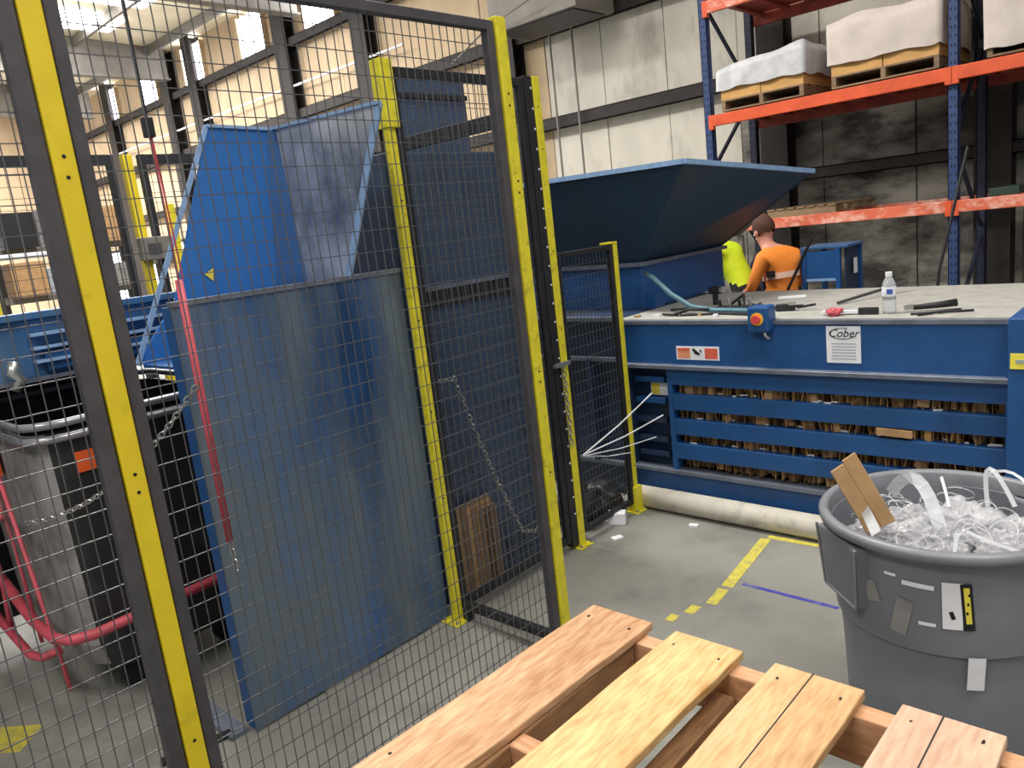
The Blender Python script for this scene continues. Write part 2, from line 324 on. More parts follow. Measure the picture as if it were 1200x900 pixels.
# ================================================================ FENCES
def mesh_wires(X, y0, y1, z0, z1, dy=.0325, dz=.0645, r=.0017, yoff=0):
    mb = MB(); k = int((y1-y0)/dy)
    for i in range(1, k+1):
        y = y0+i*(y1-y0)/(k+1)
        mb.tube([(X, y, z0), (X, y, z1)], r, 4)
    k = int((z1-z0)/dz)
    for i in range(1, k+1):
        z = z0+i*(z1-z0)/(k+1)
        mb.tube([(X-.003, y0, z), (X-.003, y1, z)], r, 4)
    return mb
def panel(X, y0, y1, z0, z1, w, label, group=None, m=FRM, **k):
    t = thing('safety_screen', (X, (y0+y1)/2, z0), label, 'fence panel', group); h = w/2
    mesh_wires(X, y0+h, y1-h, z0+h, z1-h, **k).build('wire_mesh', WIRE, t, kind='stuff')
    for nm, a in (('side_rail', (y0, y0+w, z0, z1)), ('side_rail', (y1-w, y1, z0, z1)), ('bottom_rail', (y0+w, y1-w, z0, z0+w)), ('top_rail', (y0+w, y1-w, z1-w, z1))):
        MB().b(X-.016, X+.016, *a).build(nm, m, t, bevel=.002, seg=1)
    return t
def post(X, Y, w, h, label, m=YEL, holes=(), base=.11):
    t = thing('fence_post', (X, Y, 0), label, 'fence post')
    MB().b(X-w/2, X+w/2, Y-w/2, Y+w/2, .008, h).build('upright', m, t, bevel=.003)
    MB().b(X-base/2, X+base/2, Y-base/2, Y+base/2, 0, .008).build('base_plate', m, t, bevel=.002, seg=1)
    for sx, sy in ((1, 1), (-1, -1), (1, -1), (-1, 1)):
        MB().tube([(X+sx*base*.38, Y+sy*base*.38, .007), (X+sx*base*.38, Y+sy*base*.38, .022)], .008, 6).build('anchor_bolt', CHROME, t)
    for z in holes: MB().tube([(X+w/2-.002, Y, z), (X+w/2+.001, Y, z)], .0045, 10).build('bolt_hole', INK, t)
    return t
XF = -1.91; XG = -2.53
post(XF, .643, .048, 2.44, 'nearest and widest yellow fence post, dark frames on both sides', YEL, (2.005, 1.96, 1.27, 1.225, .55), .1)
panel(XF, .671, 2.096, .03, 2.44, .032, 'large wire mesh panel between the widest left post and the tall post by the pallet')
panel(XF, -1.05, .615, .03, 2.44, .038, 'wire mesh panel at the left edge in front of the black cart')
p = post(XF, 2.126, .05, 2.455, 'tall yellow fence post ending behind the raw pallet corner', YELW, (2.2, 2.16, 1.9, 1.86, 1.2, 1.16, .8))
p = post(XG, 2.100, .040, 2.44, 'yellow fence post standing at the right edge of the worn blue sheet', YELW, (2.3, 1.9, 1.4, 1.0, .6))
MB().b(XG-.03, XG+.034, 2.07, 2.135, 2.19, 2.455).build('top_bracket', YELW, p, bevel=.002, label='wider yellow bracket sleeve at the top')
p = post(XG, 3.032, .05, 2.44, 'yellow fence post second from the baler, chipped and perforated on its black side', YELW, (2.3, 2.1, 1.6, 1.2, .7))
MB().b(XG-.03, XG+.02, 2.953, 3.006, .02, 2.44).build('black_channel', BLK, p, bevel=.002, label='black perforated channel beside the yellow face')
mb = MB()
for k in range(24): mb.tube([(XG+.0195, 2.995, .2+k*.095), (XG+.0215, 2.995, .2+k*.095)], .006, 6)
mb.build('channel_hole', STRAP, p, kind='stuff')
p = post(XG, 3.585, .036, 1.60, 'short yellow fence post at the left end of the blue baler', YELW, (), .1)
MB().b(XG-.03, XG+.035, 3.55, 3.62, .008, .16).build('base_sleeve', YELW, p, bevel=.003); MB().b(XG-.02, XG+.02, 3.49, 3.60, 1.59, 1.60).build('top_tab', YELW, p)
panel(XG, 2.125, 2.95, .05, 2.43, .04, 'wire mesh panel holding the hanging chain beside the worn blue sheet', m=BLK)
panel(XG, 3.07, 3.56, .06, 1.585, .026, 'low wire mesh panel between the two posts nearest the baler', m=BLK)
# sill bar between the inner post and the tall post, and its far rail
tag(MB().b(-2.50, -1.94, 2.115, 2.15, .055, .09).b(-2.5, -2.47, 2.11, 2.155, 0, .055).b(-1.97, -1.94, 2.11, 2.155, 0, .055).build('sill_bar', BLK, bevel=.003), 'black floor bar crossing between two yellow posts behind the pallet corner', 'rail')
t = thing('cross_rail', (-3.0, 3.1, 0), 'black horizontal rail high behind the wire mesh in front of the blue tower', 'rail')
MB().b(-3.75, -2.60, 3.08, 3.12, 2.255, 2.33).build('rail', BLK, t, bevel=.004); MB().b(-2.64, -2.58, 3.08, 3.13, 0, 2.34).build('upright', BLK, t); MB().b(-3.8, -3.74, 3.08, 3.13, 0, 2.34).build('upright', BLK, t)
# far fence (other cell) behind
for Y0, Y1, lab in ((-1.2, 1.95, 'distant wire mesh panel behind the blue trough, left stretch'), (2.1, 4.6, 'distant wire mesh panel behind the blue hopper, right stretch')):
    t = thing('safety_screen', (-4.95, (Y0+Y1)/2, .1), lab, 'fence panel')
    mesh_wires(-4.95, Y0, Y1, .12, 2.4, .065, .065, .002).build('wire_mesh', BLK, t, kind='stuff')
    MB().b(-4.97, -4.93, Y0, Y1, 2.38, 2.44).build('top_rail', BLK, t); MB().b(-4.97, -4.93, Y0, Y1, .1, .14).build('bottom_rail', BLK, t)
    MB().b(-4.97, -4.93, Y0, Y0+.04, .14, 2.38).build('side_rail', BLK, t); MB().b(-4.97, -4.93, Y1-.04, Y1, .14, 2.38).build('side_rail', BLK, t)
post(-4.95, 2.03, .055, 2.44, 'distant yellow fence post behind the blue trough with a grey box on it', YEL)
gb = thing('lock_box', (-4.9, 2.03, 1.78), 'grey interlock box fixed on the distant yellow post', 'switch box')
MB().b(-4.925, -4.86, 1.98, 2.16, 1.80, 1.94).build('housing', PURL, gb, bevel=.006); MB().b(-4.862, -4.855, 2.02, 2.10, 1.84, 1.90).build('cover', FRM, gb)
for (x, y, lab) in ((-6.6, 1.55, 'thin distant yellow upright, leftmost behind the blue trough'), (-7.4, 2.55, 'thin distant yellow upright left of the nearest post'), (-9.5, 4.3, 'slim far yellow upright right of the grey box')):
    tag(MB().b(x-.04, x+.04, y-.04, y+.04, 0, 2.5).build('guard_upright', YELW, bevel=.004), lab, 'post')
# far machinery and stacks behind the fence
def far_rack(x, y, w, h, lab, m1, m2):
    t = thing('far_shelving', (x, y, 0), lab, 'shelving')
    for sx in (0, w/2, w): MB().b(x-.05, x+.05, y+sx-.05, y+sx+.05, 0, h).build('upright', m1, t)
    for z in (.8, 1.7, 2.5): MB().b(x-.06, x+.06, y, y+w, z*h/3, z*h/3+.09).build('shelf_beam', m2, t)
    for k in range(3):
        z = (.8, 1.7, 2.5)[k]*h/3+.09
        for q in range(3): MB().b(x-.3, x+.3, y+.1+q*w/3, y+w/3-.05+q*w/3, z, z+random.uniform(.3, .55)).build('carton', (GRYP, CARD, BLKP)[(k+q) % 3], t)
far_rack(-11.5, .4, 2.2, 3.4, 'far dark shelving with cartons behind the distant fence at left edge', GIRT, GIRT)
far_rack(-13.0, 3.2, 1.8, 2.6, 'far low shelving with cartons between the distant posts', GIRT, PURL)
t = thing('far_machine', (-8.5, .3, 0), 'far tan and grey machine cabinet behind the fence at the left edge', 'machine')
MB().b(-9.0, -8.2, -.6, 1.2, 0, 1.9).build('cabinet', GRYP, t, bevel=.02); MB().b(-8.2, -8.17, -.4, .2, .5, 1.7).build('door', PURL, t, bevel=.005); MB().b(-8.2, -8.17, .35, .95, .5, 1.7).build('door', PURL, t, bevel=.005)
MB().tube([(-8.6, .2, 1.9), (-8.6, .2, 2.6), (-8.6, .9, 2.9), (-8.6, .9, 3.6)], .09, 10).build('duct', TAN, t)
# white guard rail frame far left
t = thing('guard_rail', (-5.6, 1.2, 0), 'white tubular guard rail standing behind the blue trough', 'frame')
for y in (.9, 1.95): MB().tube([(-5.6, y, 0), (-5.6, y, 1.93)], .018, 6).build('leg', WHT, t)
MB().tube([(-5.6, .9, 1.92), (-5.6, 1.95, 1.92)], .018, 6).build('cross_bar', WHT, t)
# ================================================================ LEFT MACHINE
t = thing('dumper', (-3.3, 1.6, 0), 'tall worn blue dumper hopper with open front behind the mesh', 'machine')
MB().b(-2.585, -2.579, 1.105, 2.09, .012, 1.622).build('front_sheet', PLATE, t, bevel=.0015, seg=1, label='worn blue steel sheet standing on the floor')
MB().b(-2.60, -2.572, 1.10, 2.09, 1.610, 1.628).build('sheet_top_lip', FLANGE, t, label='bare grey lip along the sheet top')
MB().b(-2.66, -2.586, 1.105, 1.118, .012, 1.61).build('sheet_return', BLUE, t)
MB().b(-2.66, -2.586, 2.075, 2.09, .012, 1.61).build('sheet_return', BLUE, t)
for y in (1.4, 1.75): MB().b(-2.66, -2.586, y, y+.012, .012, 1.61).build('stiffener', BLUE, t)
# hopper inside faces
MB().slab([(-2.955, 1.545, 2.262), (-2.955, 1.80, 2.25), (-2.955, 1.70, 1.40), (-2.955, 1.10, 1.40), (-2.955, 1.195, 1.513), (-2.955, 1.285, 1.612)], (-.012, 0, 0)).build('hopper_back', HOPB, t, label='bright blue hopper back wall')
MB().slab([(-2.955, 1.80, 2.25), (-2.935, 1.834, 2.25), (-2.87, 1.834, 1.40), (-2.955, 1.70, 1.40)], (-.008, .004, 0)).build('hopper_corner_facet', BLUE, t, label='darker blue corner facet')
MB().slab([(-2.955, 1.834, 2.25), (-2.235, 1.834, 2.222), (-2.578, 1.834, 1.622), (-2.955, 1.834, 1.40)], (0, .012, 0)).build('hopper_side', HOPG, t, label='grey hopper side wall, reflection painted in')
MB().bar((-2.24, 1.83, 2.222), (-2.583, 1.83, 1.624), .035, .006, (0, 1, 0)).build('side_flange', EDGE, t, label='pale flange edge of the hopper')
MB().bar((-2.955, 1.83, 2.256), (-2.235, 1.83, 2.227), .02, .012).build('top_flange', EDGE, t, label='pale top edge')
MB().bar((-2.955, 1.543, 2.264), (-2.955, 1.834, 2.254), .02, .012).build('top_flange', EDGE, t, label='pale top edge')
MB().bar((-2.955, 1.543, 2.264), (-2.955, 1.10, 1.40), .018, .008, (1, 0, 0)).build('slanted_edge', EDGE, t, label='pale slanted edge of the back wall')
MB().b(-2.955, -2.60, 1.12, 1.834, 1.39, 1.40).build('hopper_floor', BLUE, t)
MB().b(-3.5, -3.0, 1.62, 2.05, 0.0, 1.38).build('machine_body', DBLUE, t, bevel=.01)
MB().slab([(-2.95, 1.42, 1.70), (-2.95, 1.46, 1.72), (-2.95, 1.45, 1.67)], (.002, 0, 0)).build('yellow_mark', TAG, t)
# blue trough behind the cart
t = thing('conveyor_trough', (-3.85, .3, 0), 'blue steel trough with ribs running behind the black cart', 'machine')
MB().b(-4.3, -3.62, -1.2, 1.56, 1.36, 1.60).build('trough_side', BLUEF, t, bevel=.006)
MB().b(-3.64, -3.58, -1.2, 1.58, 1.60, 1.63).build('top_rim', BLUEF, t, bevel=.004, label='dark blue rolled rim'); MB().b(-3.64, -3.59, -1.2, 1.56, 1.345, 1.362).build('bottom_rim', FLANGE, t)
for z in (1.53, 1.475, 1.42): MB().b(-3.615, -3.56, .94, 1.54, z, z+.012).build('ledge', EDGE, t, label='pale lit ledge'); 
MB().b(-3.62, -3.58, .98, 1.5, 1.38, 1.46).build('valve_block', BLUE, t, bevel=.006)
MB().tube([(-3.57, .86, 1.44), (-3.56, .84, 1.40), (-3.56, .87, 1.37), (-3.57, .84, 1.33)], .022, 8).build('hose_fitting', CHROME, t, smooth=True)
MB().b(-4.36, -4.31, -1.2, 1.56, .15, 1.60).build('shadow_backing', BLKP, t)  # black sheet added in place of the shade under the trough
for y in (-.9, .2, 1.4): MB().b(-4.42, -4.36, y, y+.1, 0, 1.36).build('leg', DBLUE, t)
# black cart with rounded corners
t = thing('tilt_cart', (-3.6, 1.2, 0), 'large black plastic cart with end painted lighter as if lit behind the wire mesh', 'cart')
def rbox(mb, x0, x1, y0, y1, z0, z1, r, k=5, taper=0, zr=0):
    cs = [(x1-r, y0+r, -90), (x1-r, y1-r, 0), (x0+r, y1-r, 90), (x0+r, y0+r, 180)]; rings = []
    zs = [z0, z1] if not zr else [z0, z0+zr*.15, z0+zr*.5, z0+zr, z1]
    ins = [0, 0] if not zr else [zr, zr*.55, zr*.15, 0, 0]
    for z, q in zip(zs, ins):
        g = []
        tz = taper*(1-(z-z0)/(z1-z0))
        for cx, cy, a0 in cs:
            for i in range(k+1):
                a = math.radians(a0+90*i/k); cxx = (x0+x1)/2; cyy = (y0+y1)/2
                px = cx+math.cos(a)*r; py = cy+math.sin(a)*r
                px = cxx+(px-cxx)*(1-(tz+q)/(abs(x1-x0)/2)); py = cyy+(py-cyy)*(1-(tz+q)/(abs(y1-y0)/2)); g.append((px, py, z))
        rings.append(g)
    n = len(rings[0]); vs = [v for g in rings for v in g]; fs = [tuple(range(n))[::-1]]
    for i in range(len(rings)-1):
        for j in range(n): fs.append((i*n+j, i*n+(j+1) % n, (i+1)*n+(j+1) % n, (i+1)*n+j))
    mb.add(vs, fs); return rings
mb = MB(); rbox(mb, -4.2, -3.17, .76, 1.58, .09, 1.19, .12, 5, .03, .22)
cartm = mat('cart_plastic', '202022', .5, 0, .25, 3, 0, '3c3b3c', .36, 4)
cb_ = mb.build('cart_body', [cartm, GRYP], t, smooth=False)
for p in cb_.data.polygons:
    if p.normal.y < -.5 and p.center.y+1.17 < 1.0: p.material_index = 1  # near end faces turn grey to paint in the light on them
for z in (1.17, 1.225):
    mb = MB(); r_ = []
    for cx, cy, a0 in ((-3.28, .87, -90), (-3.28, 1.47, 0), (-4.09, 1.47, 90), (-4.09, .87, 180)):
        for i in range(5): a = math.radians(a0+90*i/4); r_.append((cx+math.cos(a)*.13, cy+math.sin(a)*.13, z))
    mb.tube(r_, .016, 8, closed=True); mb.build('rim', mat('cart_rim_%d' % int(z*1000), '8a8a90', .25, .4, .1), t, smooth=True, label='glossy rolled rim, light painted in')  # pale grey paints in the light along the black cart's rim
MB().b(-3.172, -3.166, .885, .965, 1.02, 1.10).build('sticker', OSTK, t, label='orange square sticker')
MB().b(-3.75, -3.68, .742, .752, .98, 1.10).build('sticker', OSTK, t, label='orange sticker on grey end')
for x, y in ((-3.4, .98), (-4.0, .98), (-3.4, 1.40), (-4.0, 1.40)): MB().tube([(x-.025, y, .05), (x+.025, y, .05)], .05, 12).build('caster', RUB, t)
# red tube frame around the cart
t = thing('tube_frame', (-3.5, .7, 0), 'red bent pipe frame wrapping the black cart corner', 'frame')
MB().tube([(-4.4, .70, .62), (-3.9, .69, .50), (-3.45, .68, .42), (-3.24, .69, .40), (-3.17, .73, .395), (-3.14, .80, .395), (-3.14, 1.0, .40), (-3.14, 1.42, .41)], .021, 10).build('bumper_tube', REDP, t, smooth=True)
MB().tube([(-4.4, .66, .36), (-3.8, .65, .30), (-3.5, .65, .27), (-3.42, .67, .27), (-3.40, .74, .28)], .017, 10).build('lower_tube', REDP, t, smooth=True)
MB().tube([(-3.50, .69, 1.13), (-3.31, .70, .42), (-3.24, .70, .17)], .0085, 8).build('upright_tube', REDP, t, smooth=True)
MB().tube([(-3.62, .70, 1.05), (-3.50, .70, .30)], .0075, 8).build('upright_tube', REDP, t, smooth=True)
MB().tube([(-4.4, .69, .88), (-3.56, .69, .84)], .014, 8).build('cross_tube', REDP, t, smooth=True)
MB().tube([(-3.9, .68, .88), (-3.82, .68, .50), (-3.78, .66, .30)], .012, 8).build('upright_tube', REDP, t, smooth=True)
tag(MB().b(-3.42, -2.62, 1.02, 1.09, 0, .02).build('floor_channel', FLANGE, bevel=.002), 'grey metal strip on the floor under the black cart', 'strip')
tag(MB().bar((-2.72, .80, .012), (-2.66, 1.04, .012), .03, .02).build('floor_bar', BLK, bevel=.002), 'short black bar lying on the floor behind the wire mesh', 'bar')
# pull cord, red handle, chains
t = thing('pull_cord', (-2.47, 1.09, .72), 'red pull handle hanging on a long cord from the roof', 'cord')
MB().tube([(-2.47, 1.10, 1.70), (-2.47, 1.095, .80)], .013, 8).build('handle_tube', REDP, t, smooth=True)
MB().tube([(-2.47, 1.10, 1.70), (-2.47, 1.10, 2.15)], .004, 6).build('cord', REDP, t); MB().tube([(-2.47, 1.115, 1.70), (-2.47, 1.105, 2.15)], .003, 6).build('cord', REDP, t)
MB().tube([(-2.47, 1.10, 2.15), (-2.47, 1.10, 7.1)], .006, 6).build('cord', BLK, t, label='black upper cord')
MB().b(-2.485, -2.455, 1.085, 1.115, 2.14, 2.20).build('coupling', BLK, t, bevel=.004)
mb = MB(); links(mb, sag((-2.47, 1.095, .80), (-2.47, 1.10, .70), .0, 3), .02, .0028, .008); mb.build('end_hook', CHROME, t)
mb = MB(); links(mb, sag((-2.47, 1.08, 1.345), (-3.30, .70, .86), .10), .026, .003, .009)
tag(mb.build('chain', CHROME), 'steel chain slung from the red handle to the cart frame', 'chain')
mb = MB(); links(mb, [(-2.56, 2.20, 1.11), (-2.56, 2.30, 1.10)]+sag((-2.56, 2.30, 1.10), (-2.56, 2.63, .23), .05)+[(-2.56, 2.72, .20), (-2.56, 2.84, .28)], .026, .0032, .010)
tag(mb.build('chain', CHROME), 'long steel chain hanging inside the mesh panel over brown board', 'chain')
mb = MB(); links(mb, [(-2.49, 2.99, 1.02), (-2.49, 3.0, .98), (-2.49, 3.0, .60)], .026, .0035, .010); mb.b(-2.50, -2.48, 2.93, 3.05, 1.015, 1.035)
tag(mb.build('chain', CHROME), 'short chain and latch between the two yellow posts', 'chain')
# dark blue boxes behind mesh (tower)
t = thing('press_housing', (-3.2, 2.65, 0), 'dark blue rounded machine housing behind the chain mesh panel', 'machine')
prof = [(2.17, .0), (2.99, .0), (2.99, 2.03)]+[(2.99-.09*(1-math.cos(a)), 2.03+.085*math.sin(a)) for a in [math.pi/2*i/5 for i in range(1, 6)]]+[(2.17, 2.115)]
MB().slab([(-2.68, y, z) for y, z in prof], (-.9, 0, 0)).build('lower_body', SLATE, t, bevel=.006)
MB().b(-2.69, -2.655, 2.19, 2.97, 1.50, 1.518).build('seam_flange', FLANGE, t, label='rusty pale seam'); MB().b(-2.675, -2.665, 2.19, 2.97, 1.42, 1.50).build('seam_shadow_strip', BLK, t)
MB().b(-2.69, -2.665, 2.19, 2.26, 0, 2.1).build('corner_angle', BLK, t)
t = thing('ram_guard', (-3.83, 3.5, 1.13), 'tall slate blue guard plate rising above the machine behind the mesh', 'guard')
MB().b(-3.86, -3.8, 3.22, 3.85, 1.13, 2.75).build('guard_plate', SLATE, t, bevel=.01)
MB().b(-3.80, -3.785, 3.22, 3.85, 2.60, 2.63).build('upper_rib', BLK, t)
t = thing('cardboard_sheet', (-2.61, 2.4, .0), 'brown ridged cardboard standing behind the chain mesh panel', 'cardboard')
for k in range(6): MB().b(-2.645+k*.004, -2.642+k*.004, 2.27+k*.03, 2.50, 0, .47-k*.012).build('layer', DCARD if k % 2 else CARD, t)
for k in range(4): MB().b(-2.627, -2.60, 2.40+k*.03, 2.412+k*.03, 0, .42).build('edge_rib', DCARD, t)
for i, (x, y, r) in enumerate(((-2.73, 3.28, .13), (-2.70, 3.50, .11))):
    mb = MB(); crumple(mb, (x, y, r*.8), r, 20+i, .9); tag(mb.build('black_bag', BLKP, smooth=True), ('larger' if i == 0 else 'smaller')+' crumpled black bag on the floor behind the low mesh', 'bag')
# ================================================================ BALER (right)
t = thing('baler', (-1.7, 4.4, 0), 'long blue horizontal baler packed with cardboard behind slats', 'baler')
FY = 3.785; XL = -2.66; XR = -.655
MB().b(-2.7, XR+.02, FY+.02, 4.96, 1.105, 1.125).build('top_plate', TOPG, t, bevel=.003, label='dusty grey top plate')
MB().b(XL, XR, FY-.01, FY+.03, 1.098, 1.118).build('top_edge', FLANGE, t)
MB().b(XL, XR, FY, FY+.02, .865, 1.10).build('top_beam_web', BLUE, t)
MB().b(XL, XR, FY-.045, FY+.06, .842, .865).build('top_beam_flange', FLANGE, t, bevel=.002, seg=1, label='grey rubbed lower flange')
for z0 in (.743, .594, .444, .296): MB().b(-2.335, XR, FY-.01, FY+.05, z0, z0+.094).build('side_slat', BLUE, t, bevel=.004)
MB().b(XL, XR, FY-.03, FY+.06, .205, .225).build('lower_beam_flange', FLANGE, t, label='grey ledge'); MB().b(XL, XR, FY, FY+.03, 0.0, .205).build('lower_beam_web', BLUE, t)
MB().b(-2.365, -2.335, FY-.01, FY+.06, .225, .842).build('slat_end_plate', BLUE, t)
MB().b(XL, -2.365, FY+.06, FY+.08, .225, .842).build('end_panel', DBLUE, t)
for z in (.75, .62, .5, .38, .29): MB().b(-2.60, -2.40, FY+.01, FY+.06, z, z+.03).build('bracket', BLUE if z > .5 else DBLUE, t)
MB().b(XL-.03, XL+.02, FY-.01, FY+.07, 0, 1.10).build('end_post', DBLUE, t)
MB().b(XR-.02, -.60, FY-.02, 4.9, 0, 1.10).build('chamber_wall', BLUE, t)
MB().b(-2.66, -.66, 4.5, 4.94, 0, 1.1).build('rear_body', DBLUE, t)
# right end column with label
MB().b(XR, .9, FY-.10, FY+.4, 0, 1.14).build('end_column', BLUE, t, bevel=.008)
MB().b(XR+.01, XR+.12, FY-.106, FY-.10, .925, .99).build('end_label', TAG, t, label='yellow label'); MB().b(XR+.03, XR+.11, FY-.108, FY-.105, .95, .965).build('label_print', GINK, t)
for z in (.80, .73): MB().tube([(XR+.1, FY-.13, z), (XR+.1, FY-.10, z)], .016, 10).build('bolt_head', CHROME, t)
# left run of the machine
MB().b(-6.2, XL-.03, FY+.02, 4.96, 0.0, 1.13).build('ram_housing', DBLUE, t, bevel=.01)
for z in (1.13, .88, .21): MB().b(-6.2, XL-.03, FY-.02, FY+.03, z-.012, z+.012).build('housing_flange', FLANGE, t)
MB().b(-2.93, -2.90, FY-.03, FY+.02, .22, .88).build('housing_rib', DBLUE, t); MB().b(-3.3, -3.27, FY-.03, FY+.02, .22, .88).build('housing_rib', DBLUE, t)
# chute body under the hood
MB().b(-3.7, -2.76, 4.2, 5.3, 1.125, 1.43).build('chute_body', BLUE, t, bevel=.006)
MB().b(-3.72, -2.735, 4.17, 5.33, 1.405, 1.43).build('chute_flange', FLANGE, t, label='grey flange under the hood')
MB().b(-2.76, -2.70, 4.24, 4.36, 1.13, 1.22).build('gusset', BLUE, t)
# hood
h0 = [(-3.7, 4.2, 1.43), (-2.76, 4.2, 1.43), (-2.76, 5.3, 1.43), (-3.7, 5.3, 1.43)]
h1 = [(-3.75, 3.93, 2.0), (-2.27, 3.97, 1.985), (-2.05, 5.25, 1.868), (-3.75, 5.5, 1.95)]
for i, nm in ((0, 'hood_front'), (1, 'hood_side'), (2, 'hood_rear'), (3, 'hood_side')):
    j = (i+1) % 4; a, b_, c, d = map(Vector, (h0[i], h0[j], h1[j], h1[i])); nn = (b_-a).cross(d-a).normalized()
    MB().slab([a, b_, c, d], -nn*.008).build(nm, HOOD, t)
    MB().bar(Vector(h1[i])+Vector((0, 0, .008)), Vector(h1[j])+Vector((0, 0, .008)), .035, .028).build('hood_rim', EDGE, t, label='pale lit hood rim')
# danger sign, maker plate
s_ = MB().b(-2.292, -2.025, FY-.004, FY, .895, .972).build('warning_sign', WHT, t, label='small white and red warning sign')
MB().b(-2.282, -2.205, FY-.0055, FY-.004, .904, .963).build('sign_block', DSIGN2, s_); MB().b(-2.112, -2.035, FY-.0055, FY-.004, .904, .963).build('sign_block', DSIGN, s_)
MB().b(-2.282, -2.205, FY-.0065, FY-.0055, .948, .963).build('sign_header', DSIGN, s_)
MB().slab([(-2.19, FY-.0045, .958), (-2.18, FY-.0045, .962), (-2.14, FY-.0045, .93), (-2.15, FY-.0045, .922), (-2.175, FY-.0045, .93)], (0, -.0012, 0)).build('pictogram', INK, s_)
MB().slab([(-2.142, FY-.0045, .953), (-2.136, FY-.0045, .957), (-2.13, FY-.0045, .94), (-2.14, FY-.0045, .938)], (0, -.0012, 0)).build('pictogram', INK, s_)
s_ = MB().b(-1.440, -1.277, FY-.004, FY, .905, 1.088).build('maker_plate', WHT, t, label='white maker plate with black script logo and print')
text_obj('logo_lettering', 'Cober', .055, INK, s_, (-1.358, FY-.0052, 1.052), (math.pi/2, 0, 0), .0006, .3)
MB().tube([(-1.358+.066*math.cos(a), FY-.005, 1.052+.027*math.sin(a)) for a in [i*math.pi/10 for i in range(4, 19)]], .0016, 4).build('logo_oval', INK, s_)
for k in range(6): MB().b(-1.415, -1.30, FY-.0052, FY-.004, 1.0-k*.015, 1.004-k*.015).build('print_line', GINK, s_)
s_ = MB().b(-2.52, -2.40, FY+.055, FY+.06, .66, .735).build('small_plate', WHT, t, label='yellow and white sticker')
MB().b(-2.515, -2.46, FY+.053, FY+.056, .665, .73).build('plate_patch', TAG, s_)
# bale: box with loose cardboard edges
bl = thing('cardboard_bale', (-1.5, 4.1, .22), 'bale of crushed brown cardboard seen between the baler slats', 'bale')
MB().b(-2.33, -.69, 3.93, 4.45, .226, .84).build('bale_core', CARDD, bl)
rnd = random.Random(3)
for nm, m, cnt in (('cardboard_flakes', CARD, 520), ('dark_flakes', CARDD, 600), ('pale_flakes', STRAP, 40), ('tan_flakes', CRATE, 260)):
    mb = MB()
    for k in range(cnt):
        x = rnd.uniform(-2.32, -.67); z = rnd.choice((.7155, .80, .566, .417, .265))+rnd.uniform(-.015, .015); w = rnd.uniform(.0015, .004) if rnd.random() < .93 else rnd.uniform(.02, .06)
        if m is STRAP: mb.cb((x, rnd.uniform(3.80, 3.84), rnd.choice((.703, .553, .403, .84-.005))-rnd.uniform(.005, .012)), (rnd.uniform(.01, .05), .01, .006), rz(rnd.uniform(-.4, .4)))
        else: mb.cb((x, 3.862+rnd.uniform(-.03, .05), min(.795, max(.275, z))), (w, rnd.uniform(.03, .09), rnd.uniform(.05, .085)), Matrix.Rotation(rnd.uniform(-.2, .2), 3, 'Y') @ rz(rnd.uniform(-.4, .4)))
    mb.build(nm, m, bl, kind='stuff')
MB().cb((-1.13, 3.79, .572), (.16, .05, .034), Matrix.Rotation(.03, 3, 'Y')).build('cardboard_flap', CARD, bl)
# white tube roll at the baler foot
t = thing('cardboard_tube', (-2.0, 3.70, 0), 'long off-white tube lying on the floor along the baler foot', 'tube')
MB().tube([(-2.60, 3.675, .066), (-2.0, 3.668, .066), (-1.0, 3.655, .066), (-.2, 3.60, .066)], .064, 20).build('tube_body', TUBEW, t, smooth=True)
MB().tube([(-2.606, 3.675, .066), (-2.60, 3.675, .066)], .045, 16).build('tube_hollow', INK, t)
# white ties sticking out
for i, (a, b_, m) in enumerate((((-2.50, 3.10, .50), (-2.44, 3.72, .70), 0), ((-2.50, 3.10, .50), (-2.40, 3.76, .56), 0), ((-2.50, 3.10, .495), (-2.42, 3.70, .44), 0), ((-2.50, 3.10, .495), (-2.50, 3.55, .38), 0))):
    tag(MB().tube([Vector(a)+Vector((0, 0, 0)), (Vector(a)+Vector(b_))/2-Vector((0, 0, .012)), b_], .004 if i < 2 else .003, 5).build('bale_tie', STRAP), ('uppermost', 'second highest', 'third, nearly level', 'lowest, thin')[i]+' of the white bale ties fanning out by the short post', 'bale tie', 'white bale ties')
tag(MB().cb((-2.52, 3.38, .035), (.10, .07, .07), rz(.5)).build('paper_scrap', WHT, bevel=.004), 'small white crumpled box on the floor by the short post', 'scrap')
tag(MB().cb((-2.40, 3.20, .004), (.06, .04, .008), rz(1.1)).build('paper_scrap', WHT), 'flat white paper scrap on the floor in front of the low mesh', 'scrap')
tag(MB().cb((-2.11, 3.53, .006), (.05, .03, .012), rz(.3)).build('paper_scrap', WHT), 'tiny white scrap on the floor beside the white tube', 'scrap')
tag(MB().cb((-1.27, 3.55, .03), (.02, .03, .06)).build('red_tag', DSIGN, bevel=.003), 'small red tag on the floor at the end of the yellow line by the bin', 'tag')
